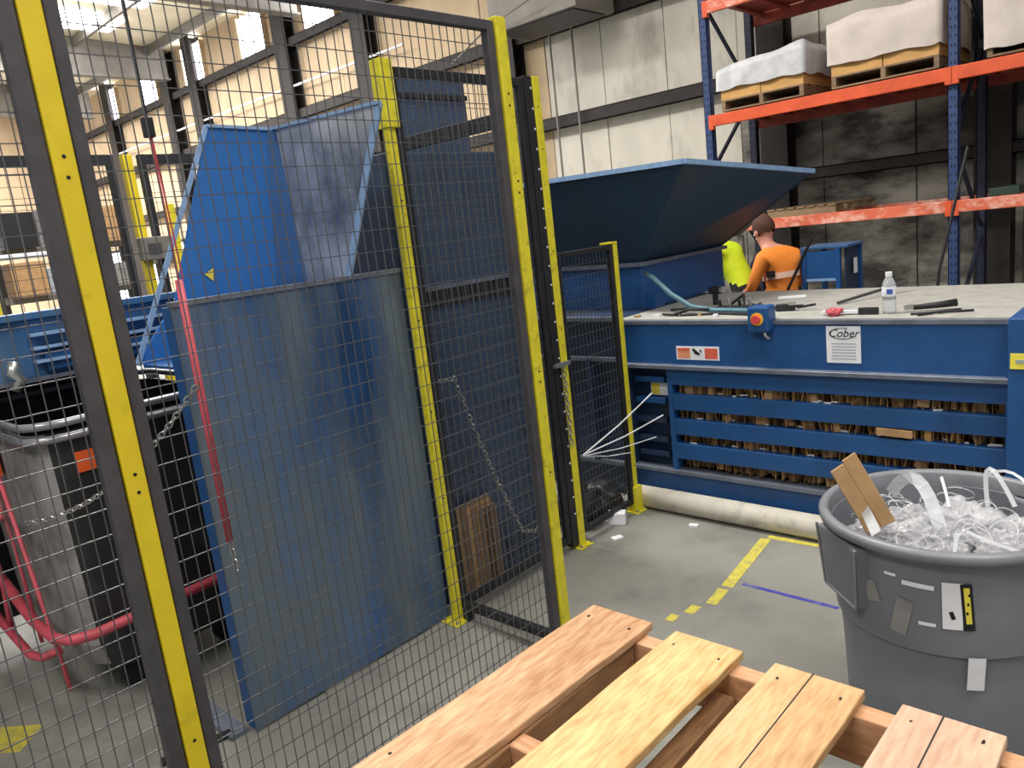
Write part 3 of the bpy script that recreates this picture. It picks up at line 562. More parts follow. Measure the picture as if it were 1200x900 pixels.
# pendant control box
t = thing('control_box', (-1.76, FY+.05, 1.09), 'small blue control box with a red and yellow button hanging over the baler edge', 'control box')
MB().b(-1.82, -1.705, FY-.07, FY+.03, 1.065, 1.20).build('housing', BLUE, t, bevel=.012); MB().tube([(-1.765, FY-.075, 1.135), (-1.765, FY-.07, 1.135)], .034, 16).build('button_ring', YBUT, t)
MB().tube([(-1.765, FY-.095, 1.135), (-1.765, FY-.075, 1.135)], .022, 16).build('button', REDB, t, label='red push button'); MB().tube([(-1.74, FY-.05, 1.09), (-1.73, FY-.06, 1.05), (-1.72, FY-.04, 1.03)], .007, 6).build('gland', CHROME, t)
tag(MB().tube([(-2.7, 4.15, 1.36), (-2.60, 4.08, 1.34), (-2.45, 4.03, 1.24), (-2.30, 4.0, 1.165), (-2.15, 3.98, 1.145), (-1.95, 3.95, 1.145), (-1.80, 3.86, 1.15)], .016, 8).build('hydraulic_hose', TEALH, smooth=True), 'thick teal hose curving down from the hood onto the baler top', 'hose')
for i, (pts, lab) in enumerate((([(-2.05, 4.25, 1.135), (-1.98, 4.1, 1.16), (-1.85, 4.12, 1.132), (-1.72, 4.2, 1.132)], 'black cable curling behind the control box'), ([(-2.5, 4.1, 1.135), (-2.3, 4.05, 1.15), (-2.1, 4.12, 1.132), (-1.9, 4.2, 1.132), (-1.8, 4.05, 1.134)], 'longest black cable from the hood foot to the control box'), ([(-2.45, 3.92, 1.135), (-2.3, 3.90, 1.132), (-2.1, 3.95, 1.132), (-1.9, 3.9, 1.134)], 'black cable lying near the front edge of the baler top'), ([(-2.3, 4.15, 1.135), (-2.1, 4.05, 1.132), (-1.98, 4.10, 1.135), (-1.85, 3.95, 1.14)], 'black cable coiled beside the teal hose'), ([(-2.2, 4.3, 1.135), (-2.08, 4.22, 1.20), (-2.02, 4.1, 1.14)], 'short looped black cable rising beside the hose'))):
    tag(MB().tube(pts, .008, 6).build('cable', RUB, smooth=True), lab, 'cable')
t = thing('hose_reel', (-2.30, 4.3, 1.125), 'dark metal hydraulic fitting on the baler top below the hood', 'fitting')
MB().tube([(-2.33, 4.35, 1.125), (-2.33, 4.35, 1.20)], .018, 10).build('stand', BLK, t); MB().tube([(-2.36, 4.35, 1.215), (-2.28, 4.33, 1.22)], .024, 12).build('cylinder', BLK, t); MB().tube([(-2.28, 4.33, 1.22), (-2.26, 4.325, 1.222)], .020, 12).build('chrome_cap', CHROME, t)
t = thing('valve_manifold', (-2.02, 4.02, 1.125), 'cluster of dark valves and fittings on the baler top left of the control box', 'manifold')
MB().b(-2.14, -1.92, 3.98, 4.05, 1.126, 1.165).build('block', BLK, t, bevel=.004)
for k in range(4): MB().tube([(-2.12+k*.06, 4.01, 1.165), (-2.12+k*.06, 4.0, 1.20+.01*(k % 2))], .010, 8).build('valve', CHROME if k % 2 else BLK, t)
MB().tube([(-2.14, 3.99, 1.15), (-2.28, 3.93, 1.16), (-2.36, 3.90, 1.135)], .009, 6).build('feed_pipe', RUB, t, smooth=True)
MB().tube([(-1.92, 4.0, 1.15), (-1.86, 3.97, 1.18), (-1.80, 3.86, 1.17)], .008, 6).build('feed_pipe', RUB, t, smooth=True)
for k in range(5):
    x = -2.60+k*.13+rnd.uniform(-.02, .02); tag(MB().cb((x, 3.88+rnd.uniform(-.03, .05), 1.131), (rnd.uniform(.02, .05), rnd.uniform(.01, .03), .012), rz(rnd.uniform(0, 3))).build('debris_chip', (CARD, STRAP, GRYP)[k % 3]), ('brown debris chip nearest the short yellow post on the baler top', 'white debris chip on baler top, second from the short post', 'grey debris chip on baler top, middle of the five', 'brown debris chip below the teal hose on baler top', 'white debris chip closest to the control box')[k], 'debris')
# bottle
t = thing('water_bottle', (-1.19, 3.93, 1.125), 'clear plastic water bottle with blue and white label on baler top', 'bottle')
MB().lathe([(.0, 0), (.028, 0), (.031, .012), (.031, .06), (.029, .065), (.031, .07), (.031, .135), (.026, .155), (.013, .178), (.013, .19), (0, .19)], (-1.19, 3.93, 1.126), 18).build('bottle_body', CLEAR, t, smooth=True)
MB().lathe([(.0315, .085), (.0318, .086), (.0318, .13), (.0315, .131)], (-1.19, 3.93, 1.126), 18).build('bottle_label', WHT, t, smooth=True); MB().cb((-1.178, 3.899, 1.235), (.026, .003, .022), rz(.3)).build('label_mark', BOTL, t)
MB().tube([(-1.19, 3.93, 1.306), (-1.19, 3.93, 1.326)], .015, 12).build('cap', WHT, t)
# tools
t = thing('power_grip', (-1.0, 4.0, 1.125), 'black hand tool with thick grip lying right of the bottle', 'tool')
MB().tube([(-1.10, 3.98, 1.145), (-1.0, 4.02, 1.15), (-.93, 4.06, 1.155)], [.012, .015, .018], 8).build('grip', RUB, t, smooth=True); MB().bar((-1.10, 3.98, 1.15), (-1.13, 3.96, 1.145), .03, .02).build('jaw', CHROME, t)
t = thing('pliers', (-.98, 3.9, 1.125), 'open grey pliers lying right of the bottle near the edge', 'tool')
MB().tube([(-1.08, 3.87, 1.131), (-.97, 3.90, 1.134), (-.84, 3.97, 1.131)], .006, 6).build('handle', BLK, t); MB().tube([(-1.04, 3.84, 1.131), (-.98, 3.90, 1.134), (-.90, 4.0, 1.131)], .006, 6).build('handle', BLK, t)
t = thing('wire_brush', (-1.36, 3.92, 1.125), 'brush with dark block and pale handle lying left of the bottle', 'tool')
MB().bar((-1.50, 3.90, 1.14), (-1.32, 3.915, 1.14), .03, .012).build('handle', STRAP, t); MB().cb((-1.28, 3.91, 1.142), (.09, .03, .034)).build('brush_block', BLK, t, bevel=.003)
t = thing('work_glove', (-1.42, 3.87, 1.125), 'crumpled red and pink cloth on the edge of baler top', 'cloth')
mb = MB(); crumple(mb, (-1.43, 3.87, 1.146), .035, 5, .6); mb.build('cloth', REDP, t)
t = thing('stapler', (-1.85+.03, 4.05, 1.125), 'black and chrome staple tool lying left on the baler top', 'tool')
MB().cb((-1.76, 4.06, 1.145), (.10, .04, .035), rz(.3)).build('body', BLK, t, bevel=.004); MB().cb((-1.72, 4.05, 1.165), (.04, .03, .012), rz(.5)).build('chrome_top', CHROME, t); MB().bar((-1.70, 4.07, 1.14), (-1.62, 4.12, 1.15), .012, .012).build('lever', BLK, t)
tag(MB().bar((-1.55, 4.25, 1.135), (-1.34, 4.75, 1.18), .014, .014).build('steel_rod', FRM), 'thin dark rod lying across the baler top behind the cloth', 'rod')
tag(MB().cb((-1.95, 4.6, 1.129), (.16, .10, .006), rz(.4)).build('white_sheet', WHT), 'small white paper lying on baler top near the worker', 'paper')
# ================================================================ RACK AND LOADS
RYF, RYB = 7.6, 8.62
def upright(x, lab, braces=True, m=RBLUE):
    t = thing('rack_upright', (x, RYF, 0), lab, 'rack frame')
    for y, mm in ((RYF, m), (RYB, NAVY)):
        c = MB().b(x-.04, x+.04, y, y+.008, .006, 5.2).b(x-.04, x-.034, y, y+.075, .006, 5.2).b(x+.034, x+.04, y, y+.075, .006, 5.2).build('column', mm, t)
        mb = MB()
        for k in range(66):
            z = .35+k*.07
            for sx in (-.02, .02): mb.cb((x+sx*(1-.3*(k % 2)), y-.0008, z), (.010, .003, .024))
        mb.build('slot_row', INK, t, kind='stuff'); MB().b(x-.07, x+.07, y-.03, y+.10, 0, .006).build('foot_plate', mm, t)
    z = .4; s = 0
    while z < 5:
        a = (x, RYF+.07, z) if s % 2 == 0 else (x, RYB, z); b_ = (x, RYB, z+.75) if s % 2 == 0 else (x, RYF+.07, z+.75)
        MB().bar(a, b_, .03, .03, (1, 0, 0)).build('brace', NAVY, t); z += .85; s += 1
    return t
upright(-4.03, 'blue slotted rack frame at the left end of the shelving'); upright(-1.77, 'blue slotted rack frame in front at right between the loads')
upright(.55, 'blue slotted rack frame beyond the right edge')
def beams(x0, x1, z, h, m, lab, deck=True):
    t = thing('rack_level', ((x0+x1)/2, RYF, z), lab, 'shelf')
    MB().b(x0, x1, RYF-.05, RYF, z, z+h).build('front_beam', m, t, bevel=.006); MB().b(x0, x1, RYB+.08, RYB+.13, z, z+h).build('rear_beam', RDECK if deck else m, t, bevel=.006)
    for xx in (x0, x1-.05): MB().b(xx, xx+.05, RYF-.052, RYF+.0, z-.03, z+h+.002).build('end_connector', ORG, t, bevel=.003)
    if deck:
        for k in range(8):
            xx = x0+.08+k*(x1-x0-.3)/7; MB().b(xx, xx+.06, RYF, RYB+.08, z+h-.035, z+h-.004).build('cross_bar', RDECK, t)
        mb = MB()
        for k in range(16): yy = RYF+.02+k*.066; mb.b(x0+.05, x1-.05, yy, yy+.062, z+h-.004, z+h+.004)
        mb.build('deck_slats', RDECK, t, kind='stuff')
    return t
beams(-4.0, -1.772, 2.515, .11, ORG, 'orange shelf level carrying the two covered pallet loads')
beams(-1.768, .51, 2.515, .11, ORG, 'orange shelf level right of the blue frame carrying the cut-off load')
beams(-4.0, -1.772, 3.60, .12, ORGW, 'upper orange shelf level with dark red underside at the top')
beams(-1.768, .51, 3.60, .12, ORGW, 'upper orange shelf level beyond the blue frame at the top right')
beams(-4.0, -1.772, 1.43, .10, ORGW, 'faded orange low beam level behind the worker, left of the frame', False)
beams(-1.768, .51, 1.43, .10, ORGW, 'faded orange low beam level right of the blue frame', False)
def load(x0, x1, z, band, top, lab, m, lean=0):
    t = thing('pallet_load', ((x0+x1)/2, RYF, z), lab, 'pallet load'); y0, y1 = RYF-.02, RYB+.02
    for k in range(5): y = y0+k*(y1-y0-.09)/4; MB().b(x0, x1, y, y+.09, z, z+.016).build('bottom_board', WD, t)
    for xx in (x0, (x0+x1)/2-.02, x1-.04): MB().b(xx, xx+.04, y0, y1, z+.016, z+.095).build('stringer', WD, t)
    for k in range(6): y = y0+k*(y1-y0-.09)/5; MB().b(x0, x1, y, y+.09, z+.095, z+.11).build('deck_board', WD, t)
    hw = (x1-x0)/2-.004
    for k in range(2): MB().b(x0+k*(hw+.008), x0+k*(hw+.008)+hw, y0, y0+.015, z+.11, band).build('crate_panel', CRATE, t)
    MB().b(x0, x0+.015, y0+.015, y1, z+.11, band).build('crate_panel', CRATE, t); MB().b(x1-.015, x1, y0+.015, y1, z+.11, band).build('crate_panel', CRATE, t)
    # draped cover
    nx, ny = 22, 14; mb = MB(); vs = []; r2 = random.Random(int(x0*100)); from_n = __import__('mathutils').noise
    rows = []
    for j in range(ny+1):
        for i in range(nx+1):
            u = i/nx; v = j/ny; x = x0-.02+u*(x1-x0+.04); y = y0-.03+v*(y1-y0+.05)
            zz = top+from_n.noise(Vector((x*3, y*3, x0)))*.05+lean*(u-.5)
            edge = (i in (0, nx)) or (j in (0, ny))
            vs.append((x, y, zz))
    fs = [(j*(nx+1)+i, j*(nx+1)+i+1, (j+1)*(nx+1)+i+1, (j+1)*(nx+1)+i) for j in range(ny) for i in range(nx)]
    ring = [i for i in range(nx+1)]+[j*(nx+1)+nx for j in range(1, ny+1)]+[ny*(nx+1)+i for i in range(nx-1, -1, -1)]+[j*(nx+1) for j in range(ny-1, 0, -1)]
    base = len(vs); L = 4
    cx, cy = (x0+x1)/2, (y0+y1)/2
    for l in range(1, L+1):
        for q, i in enumerate(ring):
            x, y, zz = vs[i]; f = l/L; w = .008+.012*math.sin(q*.9+x0)*f+.01*from_n.noise(Vector((x*7, y*7, l)))
            zb = band-.03+.035*from_n.noise(Vector((x*5, y*5, 3)))
            dx, dy = x-cx, y-cy; n_ = math.hypot(dx, dy); vs.append((x+dx/n_*w, y+dy/n_*w, zz+(zb-zz)*f))
    m_ = len(ring)
    for l in range(L):
        for q in range(m_):
            a = ring[q] if l == 0 else base+(l-1)*m_+q; b_ = ring[(q+1) % m_] if l == 0 else base+(l-1)*m_+(q+1) % m_
            fs.append((a, b_, base+l*m_+(q+1) % m_, base+l*m_+q))
    mb.add(vs, fs); mb.build('plastic_cover', m, t, smooth=True); return t
load(-3.86, -3.02, 2.64, 2.875, 3.09, 'pallet load under wrinkled grey plastic, leftmost on the orange shelf', SHEETW, .10)
load(-2.76, -1.87, 2.64, 2.875, 3.22, 'pallet load under a taller dusty beige sheet beside the blue rack frame', SHEET, .03)
load(-1.52, -.6, 2.64, 2.72, 3.24, 'pallet load under a beige sheet cut off by the right edge', SHEET, .03)
t = thing('spare_pallet', (-3.1, RYF-.02, 1.535), 'weathered pallet lying on the faded orange beam behind the worker', 'pallet')
for k in range(7): MB().b(-3.42+k*.10, -3.35+k*.10, RYF-.05, RYB+.1, 1.60, 1.615).build('deck_board', WD, t)
for y in (RYF-.04, RYF+.45, RYB+.03): MB().b(-3.42, -2.75, y, y+.04, 1.532, 1.60).build('stringer', WD, t)
t = thing('mesh_bundle', (-1.1, RYF, 1.532), 'dark green box end resting on the right low beam', 'box'); MB().b(-1.5, -1.28, RYF-.03, RYF+.9, 1.535, 1.60).build('box', mat('dark_green', '24382e', .6), t, bevel=.006)
# small blue cabinet on legs
t = thing('tool_stand', (-2.32, 6.3, 0), 'small blue steel stand with square panel behind the baler', 'stand')
for x, y in ((-2.51, 6.18), (-2.24, 6.18), (-2.19, 6.5), (-2.47, 6.5)): MB().b(x-.018, x+.018, y-.018, y+.018, 0, 1.31).build('leg', BLUE, t)
MB().b(-2.495, -2.255, 6.172, 6.185, 1.06, 1.28).build('panel', BLUE, t); MB().b(-2.53, -2.16, 6.16, 6.52, 1.295, 1.315).build('top', BLUEF, t, bevel=.003); MB().b(-2.20, -2.19, 6.2, 6.48, .9, 1.29).build('side_panel', DBLUE, t)
MB().b(-2.495, -2.255, 6.165, 6.19, 1.04, 1.06).build('rail', EDGE, t); MB().b(-2.165, -2.158, 6.3, 6.36, 1.08, 1.2).build('paper_label', WHT, t)
t = thing('corner_stand', (-3.33, 6.78, 0), 'thin grey metal post standing between the two workers', 'stand')
MB().b(-3.36, -3.31, 6.75, 6.80, 0, 1.43).build('post', PURL, t); MB().slab([(-3.38, 6.7, 1.42), (-3.18, 6.7, 1.56), (-3.18, 6.85, 1.56), (-3.38, 6.85, 1.42)], (0, 0, .02)).build('top_plate', GRYP, t)
tag(MB().tube([(-1.80, 6.9, 0.0), (-1.72, 6.95, 1.0), (-1.55, 7.1, 1.95)], .014, 6).build('leaning_rod', RUB), 'black bent rod leaning against the low beam behind the baler', 'rod')
# ================================================================ PEOPLE
def skinned(name, verts, edges, radii, m, parent, sub=2):
    me = bpy.data.meshes.new(name); me.from_pydata(verts, edges, []); o = bpy.data.objects.new(name, me); COL.objects.link(o)
    sk = o.modifiers.new('s', 'SKIN'); sk.use_smooth_shade = True
    for i, r in enumerate(radii):
        me.skin_vertices[0].data[i].radius = (r, r) if not isinstance(r, tuple) else r
    me.skin_vertices[0].data[0].use_root = True
    sb = o.modifiers.new('u', 'SUBSURF'); sb.levels = sub; sb.render_levels = sub
    bpy.context.view_layer.update()
    me2 = bpy.data.meshes.new_from_object(o.evaluated_get(bpy.context.evaluated_depsgraph_get())); bpy.data.objects.remove(o)
    o = bpy.data.objects.new(name, me2); COL.objects.link(o); o.parent = parent
    me2.materials.clear()
    for q in m: me2.materials.append(q)
    for p in me2.polygons: p.use_smooth = True
    return o
def person(loc, yaw, label, J, top_m, hair_m, classify, band=None):
    t = thing('person', loc, label, 'person'); t.rotation_euler = (0, 0, yaw)
    names = list(J); V = [J[n][0] for n in names]; Rr = [J[n][1] for n in names]; E_ = []
    par = {n: J[n][2] for n in names}
    for n in names:
        if par[n]: E_.append((names.index(par[n]), names.index(n)))
    # fingers
    for s in ('L', 'R'):
        w = Vector(J['palm'+s][0]); d = (w-Vector(J['wrist'+s][0])).normalized(); side = d.orthogonal().normalized(); base = names.index('palm'+s)
        for k in range(5):
            off = side*(-.03+.02*k) if k < 4 else d.cross(side)*.03-d*.02
            l = (.028, .034, .031, .024, .026)[k]; i0 = len(V)
            V += [tuple(w+off+d*.02), tuple(w+off+d*(.02+l)+Vector((0, 0, -.008))), tuple(w+off+d*(.02+l*1.8)+Vector((0, 0, -.022)))]; Rr += [.0095, .009, .007]
            E_ += [(base, i0), (i0, i0+1), (i0+1, i0+2)]
    body = skinned('body', V, E_, Rr, [SKIN, top_m, DPANT, RUB], t)
    for p in body.data.polygons: p.material_index = classify(p.center)
    hd = Vector(J['head'][0]); f = J['_f']
    return t, body
def jset(bend, headfwd, armL, armR, pelvis=(0, 0, .93)):
    """joints facing +Y; bend = forward lean in radians"""
    P = Vector(pelvis); c, s = math.cos(bend), math.sin(bend)
    def up(h, f=0, x=0): return tuple(P+Vector((x, h*s+f*c, h*c-f*s)))
    J = {'pelvis': (tuple(P), (.15, .11), None), 'waist': (up(.14), (.14, .105), 'pelvis'), 'chest': (up(.32), (.165, .12), 'waist'), 'upper': (up(.43), (.13, .10), 'chest'),
         'neck': (up(.52, headfwd*.3), .052, 'upper')}
    nk = Vector(J['neck'][0]); hv = Vector((0, s*.5+headfwd, c)).normalized()
    J['jaw'] = (tuple(nk+hv*.07+Vector((0, .015, 0))), (.062, .070), 'neck'); J['head'] = (tuple(nk+hv*.15), (.074, .092), 'jaw'); J['crown'] = (tuple(nk+hv*.215), (.055, .07), 'head')
    for sd, sg, arm in (('L', -1, armL), ('R', 1, armR)):
        J['sh'+sd] = (up(.43, 0, sg*.17), .066, 'upper'); J['elbow'+sd] = (arm[0], .044, 'sh'+sd); J['wrist'+sd] = (arm[1], .030, 'elbow'+sd)
        d = (Vector(arm[1])-Vector(arm[0])).normalized(); J['palm'+sd] = (tuple(Vector(arm[1])+d*.06), (.038, .02), 'wrist'+sd)
        J['hip'+sd] = (tuple(P+Vector((sg*.09, 0, -.06))), .095, 'pelvis'); J['knee'+sd] = (tuple(P+Vector((sg*.11, .03, -.46))), .062, 'hip'+sd)
        J['ankle'+sd] = (tuple(P+Vector((sg*.12, -.02, -.86))), .042, 'knee'+sd); J['toe'+sd] = (tuple(P+Vector((sg*.13, .15, -.895))), (.042, .03), 'ankle'+sd)
    return J
def face(t, J, hair_m, lift=0):
    hd = Vector(J['head'][0]); nk = Vector(J['neck'][0]); up = (Vector(J['crown'][0])-nk).normalized(); fw = Vector((0, 1, 0)); fw = (fw-up*fw.dot(up)).normalized(); rt = fw.cross(up)
    mb = MB(); crumple(mb, (0, 0, 0), 1, 3, 1, 3, .05)
    vs = []; keep = []
    M = Matrix((rt, fw, up)).transposed()
    mb.v = [tuple(hd+M@Vector((v[0]*.088, v[1]*.104-.012, v[2]*.115+.035))) for v in mb.v]
    fs = [f for f in mb.f if not all((M.transposed()@(Vector(mb.v[i])-hd)).y > .02 and (M.transposed()@(Vector(mb.v[i])-hd)).z < .085 for i in f) and not any((M.transposed()@(Vector(mb.v[i])-hd)).z < -.045 for i in f)]
    mb.f = fs; mb.m = [0]*len(fs); mb.build('hair', hair_m, t, smooth=True, local=True)
    mb = MB()
    for s in (-1, 1): crumple(mb, hd+rt*s*.03+fw*.083+up*.005, .010, 1, 1, 1, 0)
    mb.build('eyes', WHT, t, local=True)
    MB().tube([hd+fw*.088+up*.005, hd+fw*.108-up*.025, hd+fw*.09-up*.032], [.007, .011, .008], 6).build('nose', SKIN, t, local=True, smooth=True)
    MB().tube([hd+fw*.082-up*.058-rt*.022, hd+fw*.09-up*.058, hd+fw*.082-up*.058+rt*.022], .005, 6).build('mouth', REDP, t, local=True)
    mb = MB()
    for s in (-1, 1): crumple(mb, hd+rt*s*.083-up*.01, .02, 2, 1.4, 1, 0)
    mb.build('ears', SKIN, t, local=True)
# worker in orange, seen from behind, head turned down to the left
J = jset(.14, .32, ((-.27, .10, 1.08), (-.16, .32, 1.02)), ((.27, .06, 1.08), (.20, .30, 1.04)), (0, 0, .90))
J['_f'] = 0; Jc = {k: v for k, v in J.items()}
def cls_or(c):
    if c.z < .93 and abs(c.x) < .27 and c.z < .90: return 2 if c.z > .09 else 3
    if c.z < .93 and abs(c.x) < .2: return 2
    nk = Vector(J['neck'][0])
    if c.z > nk.z+.005 and abs(c.x) < .10 and (c-nk).length < .4 and c.y > nk.y-.09: return 0
    for sd in 'LR':
        e = Vector(J['elbow'+sd][0]); w = Vector(J['wrist'+sd][0]); ax = (w-e)
        if (c-e).dot(ax)/ax.length_squared > .0 and (c-e.lerp(w, .5)).length < .24 and abs(c.x) > .12 and c.y > .16: return 0
    return 1
def mkperson(loc, yaw, label, J, top_m, hair_m, cls):
    JJ = {k: v for k, v in J.items() if k != '_f'}
    t = thing('person', loc, label, 'person')
    names = list(JJ); V = [JJ[n][0] for n in names]; Rr = [JJ[n][1] for n in names]; E_ = [(names.index(JJ[n][2]), names.index(n)) for n in names if JJ[n][2]]
    for s in ('L', 'R'):
        w = Vector(JJ['palm'+s][0]); d = (w-Vector(JJ['wrist'+s][0])).normalized(); side = d.cross(Vector((0, 0, 1))).normalized(); base = names.index('palm'+s); sg = -1 if s == 'L' else 1
        for k in range(5):
            off = side*(-.03+.02*k) if k < 4 else side*(-.045*sg)-d*.03
            l = (.026, .033, .031, .024, .022)[k]; i0 = len(V); sp = side*(-.02*sg) if k == 4 else Vector((0, 0, 0))
            V += [tuple(w+off+d*.015), tuple(w+off+sp+d*(.015+l)+Vector((0, 0, -.008))), tuple(w+off+sp*1.3+d*(.015+l*1.7)+Vector((0, 0, -.024)))]; Rr += [.0095, .009, .007]
            E_ += [(base, i0), (i0, i0+1), (i0+1, i0+2)]
    body = skinned('body', V, E_, Rr, [SKIN, top_m, DPANT, RUB], t)
    for p in body.data.polygons: p.material_index = cls(p.center)
    face(t, JJ, hair_m); t.rotation_euler = (0, 0, yaw); return t
t = mkperson((-2.61, 6.02, 0), math.radians(66), 'person in an orange shirt with a pale reflective band, seen from behind', J, ORSH, HAIR, cls_or)
t.scale = (.96, .96, .955)
# reflective band around the torso
def ringband(t, J, h, f, rx, ry, m, w=.05, name='reflective_band', bend=.28):
    P = Vector((0, 0, .90)); c, s = math.cos(bend), math.sin(bend); mb = MB(); vs = []; n = 28
    for zz in (-w/2, w/2):
        for k in range(n):
            a = 2*math.pi*k/n; x = rx*math.cos(a); fy = ry*math.sin(a)+f; hh = h+zz; vs.append((x, P.y+hh*s+fy*c, P.z+hh*c-fy*s))
    mb.add(vs, [(k, (k+1) % n, n+(k+1) % n, n+k) for k in range(n)]); mb.build(name, m, t, smooth=True, local=True)
ringband(t, J, .27, 0, .166, .128, BAND, .05, bend=.14)
MB().cb((-.16, -.02, 1.20), (.04, .06, .05)).build('radio', RUB, t, local=True)
tag(MB().tube([(-2.52, 5.60, 0.0), (-2.40, 5.60, 1.06), (-2.21, 5.60, 1.42)], .012, 6).build('pry_bar', RUB), 'black bar leaning beside the worker in orange', 'bar')
J2 = jset(.55, .2, ((-.25, .40, 1.06), (-.12, .46, .84)), ((.25, .38, 1.06), (.12, .45, .84)), (0, 0, .97))
def cls_y(c):
    if c.z < 1.04 and c.y < .2: return 2 if c.z > .12 else 3
    for sd in 'LR':
        if (c-Vector(J2['wrist'+sd][0])).length < .17 and c.y > .13: return 0
    if (c-Vector(J2['head'][0])).length < .15: return 0
    return 1
t = mkperson((-3.02, 6.25, .006), math.radians(92), 'person in a hi-vis yellow top and dark trousers leaning over, mostly hidden behind the hood', J2, HIVIS, HAIR, cls_y)
# ================================================================ BIN
bx, by, H = -.547, 2.253, .84
t = thing('waste_bin', (bx, by, 0), 'large grey round plastic bin full of plastic wrap, stickers on its side', 'bin')
prof = [(0, .0), (.235, .0), (.245, .03), (.262, .30), (.272, .53), (.286, .545), (.298, .80), (.29, .80), (.275, .53), (.255, .30), (.235, .05), (0, .05)]
MB().lathe(prof, (bx, by, 0), 64).build('bin_body', GREYB, t, smooth=False)
MB().lathe([(.298, .80), (.306, .80), (.316, .812), (.326, .816), (.328, .832), (.320, .842), (.305, .842), (.299, .834), (.298, .80)], (bx, by, 0), 64).build('rim', RIM, t, smooth=True, label='pale rolled rim')
for a in (math.radians(227), math.radians(47)):
    M = rz(a); c = Vector((bx, by, 0))
    hx = MB(); pts = [M@Vector(q)+c for q in ((.25, -.085, .60), (.25, .085, .60), (.27, .105, .80), (.27, -.105, .80))]; o_ = [M@Vector(q)+c for q in ((.306, -.085, .62), (.306, .085, .62), (.318, .105, .80), (.318, -.105, .80))]
    hx.hexa([pts[0], o_[0], o_[1], pts[1], pts[3], o_[3], o_[2], pts[2]]); hx.build('handle', GREYB, t, bevel=.008)
    for q0, q1 in (((.308, -.085, .62), (.320, -.105, .80)), ((.308, .085, .62), (.320, .105, .80)), ((.308, -.085, .62), (.308, .085, .62))): MB().bar(M@Vector(q0)+c, M@Vector(q1)+c, .006, .006, (0, 0, 1)).build('handle_edge', RIM, t)
def on_bin(a0, z, w, h, m, nm, lab=None, tilt=0, out=.0025, pr=None):
    mb = MB(); vs = []; n = 6
    for zz in (-h/2, h/2):
        for i in range(n+1):
            u = (i/n-.5)*w; z2 = z+zz*math.cos(tilt)+u*math.sin(tilt); r = .286+(z2-.545)*.047+out if z2 > .545 else .272+out; aa = a0+(u*math.cos(tilt)-zz*math.sin(tilt))/r
            vs.append((bx+r*math.cos(aa), by+r*math.sin(aa), z2))
    mb.add(vs, [(i, i+1, n+2+i, n+1+i) for i in range(n)]); o = mb.build(nm, m, pr or t, label=lab)
    return o
A = lambda d: math.radians(d)
on_bin(A(287), .69, .045, .13, WHT, 'bin_label', 'white label with black print', .02); on_bin(A(287), .665, .010, .022, INK, 'label_print', None, .3, .0035)
on_bin(A(293.5), .69, .026, .13, INK, 'bin_label', 'black and yellow label', .08, .0030); on_bin(A(293.5), .695, .013, .10, TAG, 'label_stripe', 'yellow stripe', .08, .0042)
for k, (a, z) in enumerate(((294, .725), (293.6, .70), (293.3, .675))): on_bin(A(a), z, .005, .008, INK, 'label_letter', None, .1, .005)
on_bin(A(272), .735, .075, .013, WHT, 'torn_sticker', 'torn white sticker remnant', -.02); on_bin(A(259), .75, .03, .008, WHT, 'torn_sticker', 'torn white sticker remnant'); on_bin(A(276), .63, .04, .010, WHT, 'torn_sticker', 'torn white sticker remnant')
on_bin(A(264), .635, .042, .105, GRYP, 'label_residue', 'grey rubbed label residue', -.22); on_bin(A(248), .68, .04, .06, GRYP, 'label_residue', 'grey rubbed label residue', .3)
on_bin(A(298), .50, .04, .10, WHT, 'paper_label', 'pale paper label low on the side', 0, .006)
# contents
mb = MB(); 
for k in range(34):
    a = rnd.uniform(0, 6.28); r = .175*math.sqrt(rnd.random()); crumple(mb, (bx+r*math.cos(a), by+r*math.sin(a), .70+rnd.uniform(0, .06)+(.03 if r < .1 else 0)), rnd.uniform(.045, .068), 40+k, .75, 4, .8)
for k in range(40):
    a = rnd.uniform(0, 6.28); r = .21*math.sqrt(rnd.random()); c = Vector((bx+r*math.cos(a), by+r*math.sin(a), .79+rnd.uniform(-.02, .03))); q = rnd.uniform(.02, .05); e = rnd.uniform(0, 6.28); tl = rnd.uniform(-1, 1)
    mb.tube([c+Vector((math.cos(e+u)*q, math.sin(e+u)*q*math.cos(tl), math.sin(u)*q*.7)) for u in [i*.45 for i in range(int(rnd.uniform(6, 13)))]], .0022, 4)
MB().tube([(bx, by, .60), (bx, by, .66)], .25, 32).build('packed_wrap', SHEETW, t)
tag(mb.build('plastic_wrap', WRAP), 'crumpled clear plastic wrap filling the grey bin', 'plastic wrap', kind='stuff')
t2 = thing('cardboard_strip', (-.76, 2.16, .77), 'torn brown cardboard strip sticking out of the bin on the left', 'cardboard')
d = Vector((-.085, -.02, .17)).normalized(); sd = Vector((.8, .45, .35)); sd = (sd-d*sd.dot(d)).normalized(); nrm = d.cross(sd)
for k, (o0, w, l) in enumerate(((-.021, .042, .20), (.021, .042, .215))):
    c = Vector((-.675, 2.13, .80))+sd*o0; a_ = c; b_ = c+d*l; MB().slab([a_-sd*w/2, a_+sd*w/2, b_+sd*w/2+d*.006, b_-sd*w/2], nrm*(.008 if k else .011)).build('fold', CARD, t2, bevel=.002, seg=1)
STRAPT = mat('frosted_strap', 'dcdee2', .3, 0, .06, 30, .4, alpha=.6)
